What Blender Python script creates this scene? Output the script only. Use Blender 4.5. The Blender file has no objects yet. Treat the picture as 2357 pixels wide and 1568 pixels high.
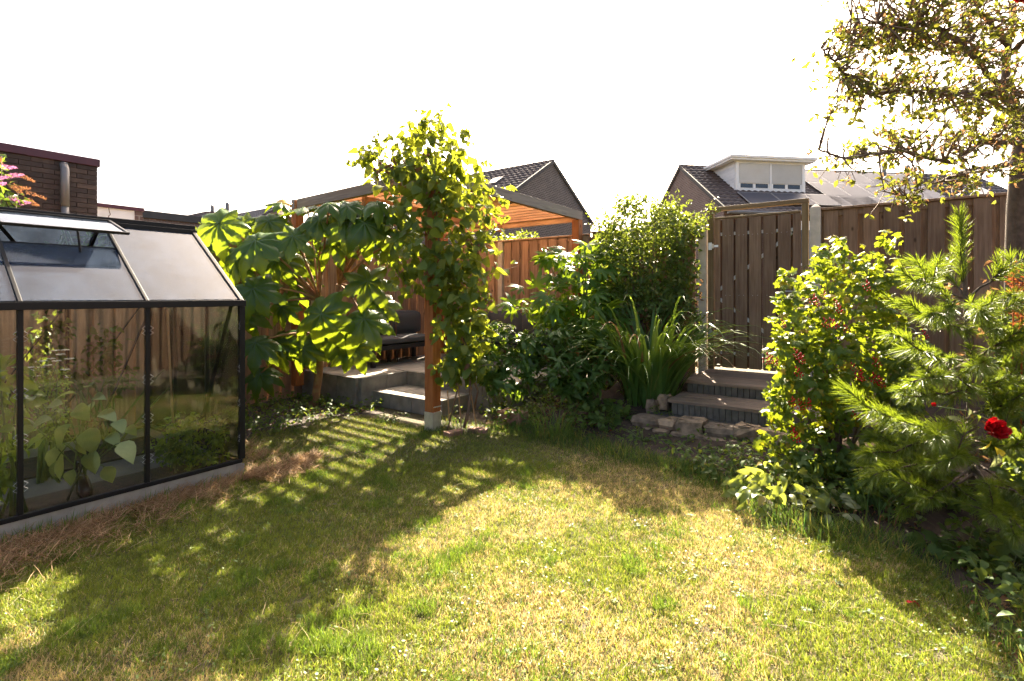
import bpy, math, random
import numpy as np
from mathutils import Matrix, Vector, Euler

# ---------------------------------------------------------------- camera, sky, sun, exposure
scene = bpy.context.scene
rad = math.radians
EYE = 1.5            # eye height over the lawn
FPX, CX, HY = 1180.0, 1178.5, 680.0     # focal length, centre column and horizon row on a 2357 px wide picture
cam_data = bpy.data.cameras.new('camera'); cam = bpy.data.objects.new('camera', cam_data)
scene.collection.objects.link(cam)
cam.location = (0, 0, EYE); cam.rotation_euler = (rad(90), 0, 0)
cam_data.sensor_width = 36; cam_data.lens = 36 * FPX / 2357
cam_data.shift_y = -(784 - HY) / 2357
cam_data.clip_start = 0.05; cam_data.clip_end = 2000
scene.camera = cam

SUN_EL, SUN_AZ = 38.8, 11.0           # azimuth: degrees right of the viewing direction
world = bpy.data.worlds.new('World'); scene.world = world; world.use_nodes = True
wn = world.node_tree.nodes; wl = world.node_tree.links
sky = wn.new('ShaderNodeTexSky'); sky.sky_type = 'NISHITA'; sky.sun_disc = False
sky.sun_elevation = rad(SUN_EL); sky.sun_rotation = rad(SUN_AZ)
sky.air_density = 0.6; sky.dust_density = 6.0; sky.ozone_density = 0.0
wb = wn.new('ShaderNodeMix'); wb.data_type = 'RGBA'; wb.blend_type = 'MULTIPLY'; wb.inputs[0].default_value = 1.0
wl.new(sky.outputs[0], wb.inputs[6]); wb.inputs[7].default_value = (1.0, 0.92, 0.80, 1.0)     # warm white balance over the whole sky
wl.new(wb.outputs[2], wn['Background'].inputs[0])
wn['Background'].inputs[1].default_value = 0.080
sd = bpy.data.lights.new('sun', 'SUN'); sun = bpy.data.objects.new('sun', sd)
scene.collection.objects.link(sun)
sd.energy = 5.0; sd.angle = rad(0.55); sd.color = (1.0, 0.87, 0.66)
sun.location = (1, 12, 14)
_s = Vector((math.sin(rad(SUN_AZ)) * math.cos(rad(SUN_EL)), math.cos(rad(SUN_AZ)) * math.cos(rad(SUN_EL)), math.sin(rad(SUN_EL))))
sun.rotation_euler = _s.to_track_quat('Z', 'Y').to_euler()
scene.view_settings.view_transform = 'Standard'; scene.view_settings.look = 'None'
scene.view_settings.gamma = 1.0; scene.view_settings.use_curve_mapping = False
scene.view_settings.exposure = 3.1
try:
    cy = scene.cycles
    cy.max_bounces = 8; cy.diffuse_bounces = 3; cy.glossy_bounces = 4; cy.transmission_bounces = 6; cy.transparent_max_bounces = 24
    cy.use_adaptive_sampling = True; cy.adaptive_threshold = 0.03; cy.sample_clamp_indirect = 8.0; cy.use_denoising = True; cy.caustics_reflective = False; cy.caustics_refractive = False
except Exception:
    pass

# ---------------------------------------------------------------- helpers
random.seed(11); rng = np.random.default_rng(11)
ANG = rad(54)                         # the garden's own axes: u runs along the greenhouse, v from there to the fence behind it
SA, CA = math.sin(rad(36)), math.cos(rad(36))
COL = scene.collection
ORG = {}

def g2w(u, v): return (SA * u - CA * v, CA * u + SA * v)
def w2g(X, Y): return (SA * X + CA * Y, -CA * X + SA * Y)
def px(x, y, Z):
    X = (x - CX) / FPX * Z
    u, v = w2g(X, Z)
    return Vector((u, v, EYE - (y - HY) / FPX * Z))
def pg(x, y, z=0.0):
    Z = (EYE - z) * FPX / (y - HY)
    return w2g((x - CX) / FPX * Z, Z)
CAMDIR = Vector((-CA, -SA, 0))        # garden-frame direction towards the camera
RIGHT = Vector((SA, -CA, 0))          # garden-frame direction to the right of the view
SUNG = Vector((*w2g(_s.x, _s.y), _s.z))

def tag(o, label=None, cat=None, group=None, kind=None):
    if label: o['label'] = label
    if cat: o['category'] = cat
    if group: o['group'] = group
    if kind: o['kind'] = kind
    return o

def thing(name, label, cat, org, group=None, rot=ANG, world_loc=None):
    o = bpy.data.objects.new(name, None); COL.objects.link(o)
    o.empty_display_size = 0.1
    X, Y = world_loc if world_loc else g2w(org[0], org[1])
    o.location = (X, Y, org[2]); o.rotation_euler = (0, 0, rot)
    ORG[o.name] = Vector((0, 0, 0)) if world_loc else Vector(org)
    return tag(o, label, cat, group)

def link(name, me, parent=None, org=None, label=None, cat=None, group=None, kind=None):
    """a mesh (already local to org) as an object: child of parent, or top-level at org"""
    o = bpy.data.objects.new(name, me); COL.objects.link(o)
    if parent is not None:
        o.parent = parent; ORG[o.name] = ORG[parent.name]
    else:
        org = org or (0, 0, 0)
        X, Y = g2w(org[0], org[1]); o.location = (X, Y, org[2]); o.rotation_euler = (0, 0, ANG)
        ORG[o.name] = Vector(org)
    return tag(o, label, cat, group, kind)

class MB:
    def __init__(s): s.v = []; s.f = []; s.m = []
    def add(s, vs, fs, mi=0):
        b = len(s.v); s.v += [tuple(p) for p in vs]
        for f in fs: s.f.append(tuple(i + b for i in f)); s.m.append(mi)
    BOXF = [(0, 3, 2, 1), (4, 5, 6, 7), (0, 1, 5, 4), (1, 2, 6, 5), (2, 3, 7, 6), (3, 0, 4, 7)]
    def box(s, a, b, mi=0):
        (x0, y0, z0), (x1, y1, z1) = a, b
        s.add([(x0, y0, z0), (x1, y0, z0), (x1, y1, z0), (x0, y1, z0), (x0, y0, z1), (x1, y0, z1), (x1, y1, z1), (x0, y1, z1)], MB.BOXF, mi)
    def hull8(s, vs, mi=0): s.add(vs, MB.BOXF, mi)
    def bar(s, p, q, w, h, up=(0, 0, 1), mi=0):
        """box along p->q, w across, h along up"""
        p, q, up = Vector(p), Vector(q), Vector(up)
        d = (q - p).normalized(); side = d.cross(up)
        if side.length < 1e-4: side = d.cross(Vector((1, 0, 0)))
        side.normalize(); upv = side.cross(d).normalized()
        a, b = side * (w / 2), upv * (h / 2)
        s.add([p - a - b, p + a - b, q + a - b, q - a - b, p - a + b, p + a + b, q + a + b, q - a + b], MB.BOXF, mi)
    def tube(s, pts, rs, n=6, mi=0, cap=True):
        pts = [Vector(p) for p in pts]
        if not hasattr(rs, '__len__'): rs = [rs] * len(pts)
        b = len(s.v); prev = None
        for i, p in enumerate(pts):
            d = (pts[min(i + 1, len(pts) - 1)] - pts[max(i - 1, 0)])
            d = d.normalized() if d.length > 1e-9 else Vector((0, 0, 1))
            if prev is None:
                a = d.cross(Vector((0, 0, 1)))
                if a.length < 1e-3: a = d.cross(Vector((1, 0, 0)))
            else:
                a = prev - d * prev.dot(d)
                if a.length < 1e-4: a = d.cross(Vector((1, 0, 0)))
            a.normalize(); prev = a; c = d.cross(a)
            for k in range(n):
                t = 2 * math.pi * k / n
                s.v.append(tuple(p + (a * math.cos(t) + c * math.sin(t)) * rs[i]))
        for i in range(len(pts) - 1):
            for k in range(n):
                k2 = (k + 1) % n
                s.f.append((b + i * n + k, b + i * n + k2, b + (i + 1) * n + k2, b + (i + 1) * n + k)); s.m.append(mi)
        if cap:
            s.f.append(tuple(b + k for k in range(n))[::-1]); s.m.append(mi)
            e = b + (len(pts) - 1) * n
            s.f.append(tuple(e + k for k in range(n))); s.m.append(mi)
    def lathe(s, prof, n=16, c=(0, 0, 0), mi=0):
        b = len(s.v)
        for r, z in prof:
            for k in range(n):
                t = 2 * math.pi * k / n; s.v.append((c[0] + r * math.cos(t), c[1] + r * math.sin(t), c[2] + z))
        for i in range(len(prof) - 1):
            for k in range(n):
                k2 = (k + 1) % n
                s.f.append((b + i * n + k, b + i * n + k2, b + (i + 1) * n + k2, b + (i + 1) * n + k)); s.m.append(mi)
    def ball(s, c, r, n=8, mi=0, sq=(1, 1, 1)):
        b = len(s.v); c = Vector(c); rows = max(3, n // 2)
        s.v.append((c.x, c.y, c.z - r * sq[2]))
        for i in range(1, rows):
            ph = -math.pi / 2 + math.pi * i / rows
            for k in range(n):
                t = 2 * math.pi * k / n
                s.v.append((c.x + r * sq[0] * math.cos(ph) * math.cos(t), c.y + r * sq[1] * math.cos(ph) * math.sin(t), c.z + r * sq[2] * math.sin(ph)))
        s.v.append((c.x, c.y, c.z + r * sq[2])); top = len(s.v) - 1
        for k in range(n):
            k2 = (k + 1) % n
            s.f.append((b, b + 1 + k2, b + 1 + k)); s.m.append(mi)
            for i in range(rows - 2):
                o = b + 1 + i * n
                s.f.append((o + k, o + k2, o + n + k2, o + n + k)); s.m.append(mi)
            o = b + 1 + (rows - 2) * n
            s.f.append((o + k, o + k2, top)); s.m.append(mi)
    def mesh(s, name, mats, org=(0, 0, 0), smooth=False):
        me = bpy.data.meshes.new(name)
        o = Vector(org)
        me.from_pydata([(x - o.x, y - o.y, z - o.z) for x, y, z in s.v], [], s.f)
        for m in (mats if isinstance(mats, (list, tuple)) else [mats]): me.materials.append(m)
        if any(s.m): me.polygons.foreach_set('material_index', s.m)
        if smooth: me.polygons.foreach_set('use_smooth', [True] * len(me.polygons))
        me.update(); return me
    def build(s, name, mats, parent=None, org=None, smooth=False, bevel=0, **kw):
        og = ORG[parent.name] if parent is not None else Vector(org or (0, 0, 0))
        o = link(name, s.mesh(name, mats, og, smooth), parent, None if parent is not None else tuple(og), **kw)
        if bevel:
            b = o.modifiers.new('bevel', 'BEVEL'); b.width = bevel; b.segments = 2; b.limit_method = 'ANGLE'
        return o

def np_mesh(name, V, F, mats, smooth=False, attrs=None, uniform=None):
    """big mesh from arrays; F is a list of (m,k) index arrays"""
    me = bpy.data.meshes.new(name)
    V = np.asarray(V, dtype=np.float32); me.vertices.add(len(V)); me.vertices.foreach_set('co', V.ravel())
    loops = np.concatenate([f.ravel() for f in F]).astype(np.int32)
    sizes = np.concatenate([np.full(len(f), f.shape[1]) for f in F]).astype(np.int32)
    starts = np.concatenate([[0], np.cumsum(sizes)[:-1]]).astype(np.int32)
    me.loops.add(len(loops)); me.loops.foreach_set('vertex_index', loops)
    me.polygons.add(len(sizes)); me.polygons.foreach_set('loop_start', starts)
    try: me.polygons.foreach_set('loop_total', sizes)
    except Exception: pass
    if smooth: me.polygons.foreach_set('use_smooth', np.ones(len(sizes), dtype=bool))
    for m in (mats if isinstance(mats, (list, tuple)) else [mats]): me.materials.append(m)
    for k, (typ, arr) in (attrs or {}).items():
        a = me.attributes.new(k, typ, 'POINT')
        a.data.foreach_set('color' if typ == 'FLOAT_COLOR' else 'value', np.asarray(arr, dtype=np.float32).ravel())
    me.update(calc_edges=True); me.validate(); return me

def frame(tip, nrm):
    """3x3 matrix: local y -> tip, local z -> about nrm"""
    t = Vector(tip).normalized(); n = Vector(nrm); x = t.cross(n)
    if x.length < 1e-4: x = t.cross(Vector((0.3, 0.5, 0.8)))
    x.normalize(); n = x.cross(t)
    return Matrix((x, t, n)).transposed()

def put(name, me, parent, loc, M, s, **kw):
    o = bpy.data.objects.new(name, me); COL.objects.link(o); o.parent = parent
    og = ORG[parent.name]; ORG[o.name] = og
    sc = Matrix.Diagonal((s, s, s)) if not hasattr(s, '__len__') else Matrix.Diagonal(s)
    o.matrix_basis = Matrix.Translation(Vector(loc) - og) @ (M @ sc).to_4x4()
    return tag(o, **kw)

def mass(name, me, parent, items, mat, kind='stuff', label=None):
    """many copies of a leaf mesh joined as one part; items: (loc, 3x3, scale)"""
    nv = len(me.vertices); base = np.zeros(nv * 3, dtype=np.float32); me.vertices.foreach_get('co', base); base = base.reshape(-1, 3)
    N = len(items)
    if N == 0: return None
    og = np.array(ORG[parent.name])
    L = np.array([tuple(i[0]) for i in items]) - og
    R = np.array([[list(r) for r in i[1]] for i in items]); S = np.array([i[2] for i in items])
    V = np.einsum('nij,kj->nki', R, base) * S[:, None, None] + L[:, None, :]
    groups = {}
    for p in me.polygons: groups.setdefault(len(p.vertices), []).append(list(p.vertices))
    F = []
    for k, fl in groups.items():
        fa = np.array(fl); F.append((fa[None] + (np.arange(N) * nv)[:, None, None]).reshape(-1, k))
    var = np.repeat(rng.random(N), nv)
    m2 = np_mesh(name, V.reshape(-1, 3), F, mat, True, {'var': ('FLOAT', var)})
    return link(name, m2, parent, kind=kind, label=label)

def spread(name, me, parent, items, mat, limit=300, mass_name=None, key=None):
    """items as single parts up to the limit (nearest the camera first), the rest as one stuff part"""
    key = key or (lambda i: -(Vector(i[0]).dot(CAMDIR)) - 6 * i[2])
    items = sorted(items, key=key)
    for loc, M, s in items[:limit]: put(name, me, parent, loc, M, s)
    mass(mass_name or 'foliage', me, parent, items[limit:], mat)

def rv(s=1.0): return Vector((random.gauss(0, s), random.gauss(0, s), random.gauss(0, s)))

# ---------------------------------------------------------------- materials
def newmat(name):
    m = bpy.data.materials.new(name); m.use_nodes = True
    n = m.node_tree.nodes; l = m.node_tree.links
    return m, n, l, n['Principled BSDF']
def setin(b, **kw):
    for k, v in kw.items():
        k = k.replace('_', ' ')
        if k in b.inputs: b.inputs[k].default_value = v if not isinstance(v, tuple) or len(v) == 4 else (*v, 1)
def c4(c): return (*c, 1.0)
def coords(n, l, scale=(1, 1, 1), rnd=True):
    tc = n.new('ShaderNodeTexCoord'); mp = n.new('ShaderNodeMapping'); mp.inputs['Scale'].default_value = scale
    l.new(tc.outputs['Object'], mp.inputs['Vector'])
    if rnd:
        oi = n.new('ShaderNodeObjectInfo'); ml = n.new('ShaderNodeMath'); ml.operation = 'MULTIPLY'; ml.inputs[1].default_value = 37.0
        l.new(oi.outputs['Random'], ml.inputs[0]); l.new(ml.outputs[0], mp.inputs['Location'])
    return mp.outputs['Vector']
def noise(n, l, vec, scale, detail=4, rough=0.55):
    t = n.new('ShaderNodeTexNoise'); t.inputs['Scale'].default_value = scale; t.inputs['Detail'].default_value = detail; t.inputs['Roughness'].default_value = rough
    if vec is not None: l.new(vec, t.inputs['Vector'])
    return t.outputs['Fac']
def ramp(n, l, fac, stops):
    r = n.new('ShaderNodeValToRGB'); e = r.color_ramp.elements
    while len(e) < len(stops): e.new(0.5)
    for i, (p, c) in enumerate(stops): e[i].position = p; e[i].color = c4(c)
    l.new(fac, r.inputs[0]); return r.outputs[0]
def mixc(n, l, fac, a, b, mode='MIX'):
    m = n.new('ShaderNodeMix'); m.data_type = 'RGBA'; m.blend_type = mode
    for s, v in ((0, fac), (6, a), (7, b)):
        if hasattr(v, 'links'): l.new(v, m.inputs[s])
        elif s == 0: m.inputs[0].default_value = v
        else: m.inputs[s].default_value = c4(v)
    return m.outputs[2]
def bump(n, l, b, h, strength=0.4, dist=0.01):
    bp = n.new('ShaderNodeBump'); bp.inputs['Strength'].default_value = strength; bp.inputs['Distance'].default_value = dist
    l.new(h, bp.inputs['Height']); l.new(bp.outputs[0], b.inputs['Normal'])
def plain(name, c, rough=0.6, metal=0.0, var=0.25, scale=6.0, bmp=0.15, c2=None, ov=0.12):
    m, n, l, b = newmat(name); v = coords(n, l)
    f = noise(n, l, v, scale, 5)
    c2 = c2 or tuple(x * (1 - var) for x in c)
    oi = n.new('ShaderNodeObjectInfo')
    l.new(mixc(n, l, 1.0, ramp(n, l, f, [(0.3, c2), (0.7, c)]), ramp(n, l, oi.outputs['Random'], [(0, (1 - ov, 1 - ov, 1 - ov * 0.9)), (1, (1 + ov, 1 + ov * 0.8, 1 + ov * 0.6))]), 'MULTIPLY'), b.inputs['Base Color'])
    setin(b, Roughness=rough, Metallic=metal)
    if bmp: bump(n, l, b, noise(n, l, v, scale * 8, 4), bmp, 0.004)
    return m
def wood(name, dark, light, axis=2, rough=0.75, knots=True, weather=None, stain=None):
    m, n, l, b = newmat(name)
    sc = [26, 26, 26]; sc[axis] = 1.3
    v = coords(n, l, tuple(sc))
    grain = noise(n, l, v, 1.6, 6, 0.62)
    fine = noise(n, l, v, 5.0, 3, 0.6)
    col = ramp(n, l, grain, [(0.28, dark), (0.5, tuple((a + c) / 2 for a, c in zip(dark, light))), (0.75, light)])
    big = noise(n, l, coords(n, l), 2.2, 3)
    col = mixc(n, l, 0.55, col, ramp(n, l, big, [(0.3, (0.55, 0.52, 0.5)), (0.7, (1, 1, 1))]), 'MULTIPLY')
    oi = n.new('ShaderNodeObjectInfo')
    col = mixc(n, l, 0.8, col, ramp(n, l, oi.outputs['Random'], [(0, (0.72, 0.70, 0.70)), (0.5, (1, 1, 1)), (1.0, (1.18, 1.08, 0.98))]), 'MULTIPLY')
    if weather:
        w = noise(n, l, v, 0.9, 5); col = mixc(n, l, ramp(n, l, w, [(0.35, (0, 0, 0)), (0.6, (1, 1, 1))]), col, weather)
    if knots:
        kv = [3.2, 3.2, 3.2]; kv[axis] = 1.6
        vo = n.new('ShaderNodeTexVoronoi'); vo.inputs['Scale'].default_value = 1.5; l.new(coords(n, l, tuple(kv)), vo.inputs['Vector'])
        k = ramp(n, l, vo.outputs['Distance'], [(0.03, (1, 1, 1)), (0.085, (0, 0, 0))])
        col = mixc(n, l, k, col, tuple(x * 0.35 for x in dark))
    if stain:   # algae low on the boards
        g = n.new('ShaderNodeNewGeometry'); sx = n.new('ShaderNodeSeparateXYZ'); l.new(g.outputs['Position'], sx.inputs[0])
        nz = noise(n, l, coords(n, l, (6, 6, 1.5)), 1.2, 4)
        ad = n.new('ShaderNodeMath'); ad.operation = 'MULTIPLY_ADD'; l.new(nz, ad.inputs[0]); ad.inputs[1].default_value = 1.6; l.new(sx.outputs['Z'], ad.inputs[2])
        mr = n.new('ShaderNodeMapRange'); l.new(ad.outputs[0], mr.inputs[0]); mr.inputs[1].default_value = 2.0; mr.inputs[2].default_value = 1.1; mr.inputs[3].default_value = 0; mr.inputs[4].default_value = 0.75
        col = mixc(n, l, mr.outputs[0], col, stain)
    l.new(col, b.inputs['Base Color']); setin(b, Roughness=rough); b.inputs['Specular IOR Level'].default_value = 0.25
    bump(n, l, b, fine, 0.35, 0.004)
    return m
def leafmat(name, c1, c2, tr, weight=0.45, rough=0.42, spec=0.5, c3=None, veins=False):
    m, n, l, b = newmat(name)
    oi = n.new('ShaderNodeObjectInfo'); at = n.new('ShaderNodeAttribute'); at.attribute_name = 'var'
    ad = n.new('ShaderNodeMath'); l.new(oi.outputs['Random'], ad.inputs[0]); l.new(at.outputs['Fac'], ad.inputs[1])
    fr = n.new('ShaderNodeMath'); fr.operation = 'FRACT'; l.new(ad.outputs[0], fr.inputs[0])
    stops = [(0.0, c1), (0.85, c2)] + ([(0.97, c3)] if c3 else [])
    col = ramp(n, l, fr.outputs[0], stops)
    nz = noise(n, l, coords(n, l), 9.0, 3)
    col = mixc(n, l, 0.5, col, ramp(n, l, nz, [(0.3, (0.7, 0.72, 0.7)), (0.7, (1.1, 1.1, 1.05))]), 'MULTIPLY')
    tcol = mixc(n, l, 0.35, tr, col)
    l.new(col, b.inputs['Base Color']); setin(b, Roughness=rough); b.inputs['Specular IOR Level'].default_value = spec
    t = n.new('ShaderNodeBsdfTranslucent'); l.new(tcol, t.inputs['Color'])
    mx = n.new('ShaderNodeMixShader'); mx.inputs[0].default_value = weight
    l.new(b.outputs[0], mx.inputs[1]); l.new(t.outputs[0], mx.inputs[2])
    l.new(mx.outputs[0], n['Material Output'].inputs['Surface'])
    return m
def attrmat(name, weight=0.4, rough=0.6, spec=0.3, gain=1.3):
    m, n, l, b = newmat(name)
    at = n.new('ShaderNodeAttribute'); at.attribute_name = 'col'
    l.new(at.outputs['Color'], b.inputs['Base Color']); setin(b, Roughness=rough); b.inputs['Specular IOR Level'].default_value = spec
    t = n.new('ShaderNodeBsdfTranslucent')
    l.new(mixc(n, l, 1.0, at.outputs['Color'], (gain, gain, gain * 0.7), 'MULTIPLY'), t.inputs['Color'])
    mx = n.new('ShaderNodeMixShader'); mx.inputs[0].default_value = weight
    l.new(b.outputs[0], mx.inputs[1]); l.new(t.outputs[0], mx.inputs[2]); l.new(mx.outputs[0], n['Material Output'].inputs['Surface'])
    return m
def glass(name, dust=0.05, dust_sky_col=(0.75, 0.74, 0.7), tint=(0.93, 0.95, 0.93), ior=1.6, trans=0.7, streak=True):
    m, n, l, b = newmat(name); n.remove(b)
    tr = n.new('ShaderNodeBsdfTransparent'); tr.inputs[0].default_value = c4(tint)
    gl = n.new('ShaderNodeBsdfGlossy'); gl.inputs['Roughness'].default_value = 0.02; gl.inputs[0].default_value = (1, 1, 1, 1)
    fn = n.new('ShaderNodeFresnel'); fn.inputs[0].default_value = ior
    m1 = n.new('ShaderNodeMixShader'); l.new(fn.outputs[0], m1.inputs[0]); l.new(tr.outputs[0], m1.inputs[1]); l.new(gl.outputs[0], m1.inputs[2])
    df = n.new('ShaderNodeBsdfDiffuse'); df.inputs[0].default_value = c4(dust_sky_col)
    tl = n.new('ShaderNodeBsdfTranslucent'); tl.inputs[0].default_value = c4(dust_sky_col)
    m2 = n.new('ShaderNodeMixShader'); m2.inputs[0].default_value = trans; l.new(df.outputs[0], m2.inputs[1]); l.new(tl.outputs[0], m2.inputs[2])
    v = coords(n, l)
    f = noise(n, l, v, 7.0, 6, 0.65); f2 = noise(n, l, v, 90.0, 2)
    a = n.new('ShaderNodeMath'); a.operation = 'MULTIPLY'; l.new(f, a.inputs[0]); l.new(f2, a.inputs[1])
    mr = n.new('ShaderNodeMapRange'); l.new(a.outputs[0], mr.inputs[0]); mr.inputs[1].default_value = 0.1; mr.inputs[2].default_value = 0.45; mr.inputs[3].default_value = dust * 0.3; mr.inputs[4].default_value = dust * 1.9
    m3 = n.new('ShaderNodeMixShader'); l.new(mr.outputs[0], m3.inputs[0]); l.new(m1.outputs[0], m3.inputs[1]); l.new(m2.outputs[0], m3.inputs[2])
    l.new(m3.outputs[0], n['Material Output'].inputs['Surface'])
    return m
def brickmat(name, c1, c2, mortar, axis='u'):
    m, n, l, b = newmat(name)
    tc = n.new('ShaderNodeTexCoord'); sp = n.new('ShaderNodeSeparateXYZ'); cb = n.new('ShaderNodeCombineXYZ')
    l.new(tc.outputs['Object'], sp.inputs[0])
    ad = n.new('ShaderNodeMath'); l.new(sp.outputs[0], ad.inputs[0]); l.new(sp.outputs[1], ad.inputs[1])
    l.new(ad.outputs[0], cb.inputs[0]); l.new(sp.outputs[2], cb.inputs[1])
    t = n.new('ShaderNodeTexBrick'); t.inputs['Scale'].default_value = 1.0; t.inputs['Brick Width'].default_value = 0.22; t.inputs['Row Height'].default_value = 0.085
    t.inputs['Mortar Size'].default_value = 0.009; t.inputs['Color1'].default_value = c4(c1); t.inputs['Color2'].default_value = c4(c2); t.inputs['Mortar'].default_value = c4(mortar)
    l.new(cb.outputs[0], t.inputs['Vector'])
    nz = noise(n, l, tc.outputs['Object'], 1.5, 5)
    l.new(mixc(n, l, 0.6, t.outputs['Color'], ramp(n, l, nz, [(0.3, (0.6, 0.6, 0.6)), (0.7, (1.1, 1.1, 1.1))]), 'MULTIPLY'), b.inputs['Base Color'])
    setin(b, Roughness=0.9); bump(n, l, b, t.outputs['Fac'], 0.5, -0.006)
    return m

M = {}
M['fence_grey'] = wood('weathered_fence_wood', (0.14, 0.085, 0.055), (0.315, 0.215, 0.145), stain=(0.17, 0.14, 0.065))
M['fence_warm'] = wood('warm_fence_wood', (0.20, 0.122, 0.082), (0.43, 0.29, 0.20))
M['fence_dark'] = wood('old_fence_wood', (0.10, 0.055, 0.035), (0.24, 0.14, 0.085))
M['post_wood'] = wood('larch_post_wood', (0.20, 0.062, 0.02), (0.44, 0.17, 0.055))
M['beam_u'] = wood('larch_beam_wood', (0.34, 0.15, 0.065), (0.60, 0.32, 0.15), axis=0)
M['beam_v'] = wood('larch_slat_wood', (0.46, 0.265, 0.145), (0.74, 0.48, 0.285), axis=1)
M['beam_grey_u'] = wood('weathered_beam_wood', (0.16, 0.14, 0.125), (0.45, 0.40, 0.35), axis=0, weather=(0.22, 0.19, 0.17))
M['beam_grey_v'] = wood('weathered_front_beam_wood', (0.18, 0.13, 0.105), (0.45, 0.36, 0.29), axis=1, weather=(0.24, 0.17, 0.125))
M['frame_wood'] = wood('gate_frame_wood', (0.15, 0.10, 0.045), (0.30, 0.22, 0.12), knots=False)
M['frame_wood_v'] = wood('gate_head_wood', (0.15, 0.10, 0.05), (0.30, 0.22, 0.13), axis=1, knots=False)
M['tread'] = wood('worn_tread_wood', (0.14, 0.10, 0.08), (0.36, 0.28, 0.225), axis=1)
M['riser'] = plain('dark_palisade_concrete', (0.14, 0.13, 0.115), 0.9, var=0.5, scale=9)
M['concrete'] = plain('pale_concrete', (0.52, 0.47, 0.40), 0.85, var=0.3, scale=10)
M['slab'] = plain('path_concrete', (0.15, 0.14, 0.125), 0.9, var=0.3, scale=5)
M['terrace_tile'] = plain('terrace_tile_concrete', (0.34, 0.31, 0.275), 0.85, var=0.35, scale=5, ov=0.2)
M['kerb'] = plain('terrace_block_concrete', (0.24, 0.225, 0.20), 0.9, var=0.4, scale=8)
M['stone'] = plain('rubble_stone', (0.36, 0.27, 0.19), 0.9, var=0.5, scale=11, bmp=1.0, c2=(0.11, 0.085, 0.06), ov=0.4)
M['brick_red'] = plain('border_brick', (0.30, 0.16, 0.11), 0.9, var=0.4, scale=12, bmp=0.4)
M['soil'] = plain('garden_soil', (0.060, 0.040, 0.028), 0.95, var=0.6, scale=14, bmp=0.9)
M['gravel'] = plain('dark_gravel', (0.085, 0.08, 0.078), 0.9, var=0.6, scale=60, bmp=0.9)
M['black_metal'] = plain('black_coated_aluminium', (0.012, 0.012, 0.013), 0.38, 0.0, var=0.2, scale=20, bmp=0.05)
M['galv'] = plain('galvanised_steel', (0.36, 0.36, 0.33), 0.5, 0.55, var=0.25, scale=14, bmp=0.05)
M['galv_pale'] = plain('post_shoe_steel', (0.55, 0.55, 0.54), 0.45, 0.6, var=0.3, scale=14, bmp=0.05)
M['steel'] = plain('hinge_steel', (0.6, 0.6, 0.58), 0.35, 0.9, var=0.2, scale=20, bmp=0)
M['brace'] = plain('gate_brace_steel', (0.62, 0.60, 0.57), 0.6, 0.1, var=0.15, scale=8, bmp=0)
M['black_metal'].node_tree.nodes['Principled BSDF'].inputs['Specular IOR Level'].default_value = 0.18
M['pane'] = glass('greenhouse_wall_glass', 0.008, (0.6, 0.55, 0.45), (0.95, 0.96, 0.93), 1.47)
M['roof_pane'] = glass('greenhouse_roof_glass', 0.034, (0.40, 0.52, 0.76), (0.86, 0.91, 0.96), 1.5, 0.7)  # thin dust, coloured blue to stand in for reflected sky
M['cushion'] = plain('grey_outdoor_fabric', (0.072, 0.074, 0.082), 0.95, var=0.15, scale=90, bmp=0.3)
M['sofa_frame'] = plain('anthracite_frame', (0.022, 0.021, 0.023), 0.5, var=0.2, scale=20, bmp=0.05)
M['white_paint'] = plain('white_paint', (0.84, 0.85, 0.86), 0.55, var=0.10, scale=4, bmp=0.05)
M['red_trim'] = plain('wine_red_trim', (0.07, 0.014, 0.030), 0.5, var=0.3, scale=5, bmp=0.05)
M['zinc'] = plain('grey_zinc', (0.17, 0.17, 0.18), 0.5, 0.3, var=0.3, scale=5, bmp=0.05)
M['dark_roofing'] = plain('dark_roofing_felt', (0.05, 0.05, 0.055), 0.8, var=0.3, scale=3)
M['brick_piece'] = plain('house_brick', (0.085, 0.062, 0.054), 0.9, var=0.5, scale=14, bmp=0.4, ov=0.35)
M['mortar'] = plain('mortar', (0.125, 0.11, 0.10), 0.95, var=0.3, scale=20)
M['brick_far'] = brickmat('far_brick', (0.105, 0.082, 0.075), (0.075, 0.06, 0.056), (0.24, 0.225, 0.215))
M['brick_far_brown'] = brickmat('far_brown_brick', (0.15, 0.095, 0.085), (0.115, 0.075, 0.068), (0.25, 0.215, 0.20))
M['roof_tile'] = plain('concrete_roof_tile', (0.085, 0.058, 0.05), 0.38, var=0.35, scale=3, bmp=0.2)
M['solar'] = plain('solar_cell_glass', (0.085, 0.085, 0.105), 0.42, var=0.15, scale=2, bmp=0)
M['solar'].node_tree.nodes['Principled BSDF'].inputs['Specular IOR Level'].default_value = 0.12
M['solar_frame'] = plain('panel_frame', (0.35, 0.35, 0.36), 0.4, 0.5, bmp=0)
M['shutter'] = plain('roller_shutter', (0.60, 0.62, 0.64), 0.5, var=0.08, scale=2, bmp=0)
M['window'] = plain('window_glass', (0.02, 0.035, 0.06), 0.1, var=0.1, bmp=0)
M['brass'] = plain('brass_hat', (0.55, 0.36, 0.06), 0.4, 0.3, var=0.2, scale=10, bmp=0)
M['globe'] = glass('lamp_globe_glass', 0.5, (0.85, 0.8, 0.78), (0.95, 0.95, 0.95), 1.45, 0.5)
M['bark'] = plain('tree_bark', (0.115, 0.085, 0.066), 0.95, var=0.5, scale=22, bmp=0.9)
M['twig'] = plain('brown_twig', (0.15, 0.10, 0.07), 0.85, var=0.4, scale=20, bmp=0.3)
M['vine_stem'] = plain('vine_stem', (0.20, 0.13, 0.085), 0.85, var=0.4, scale=25, bmp=0.4)
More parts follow.
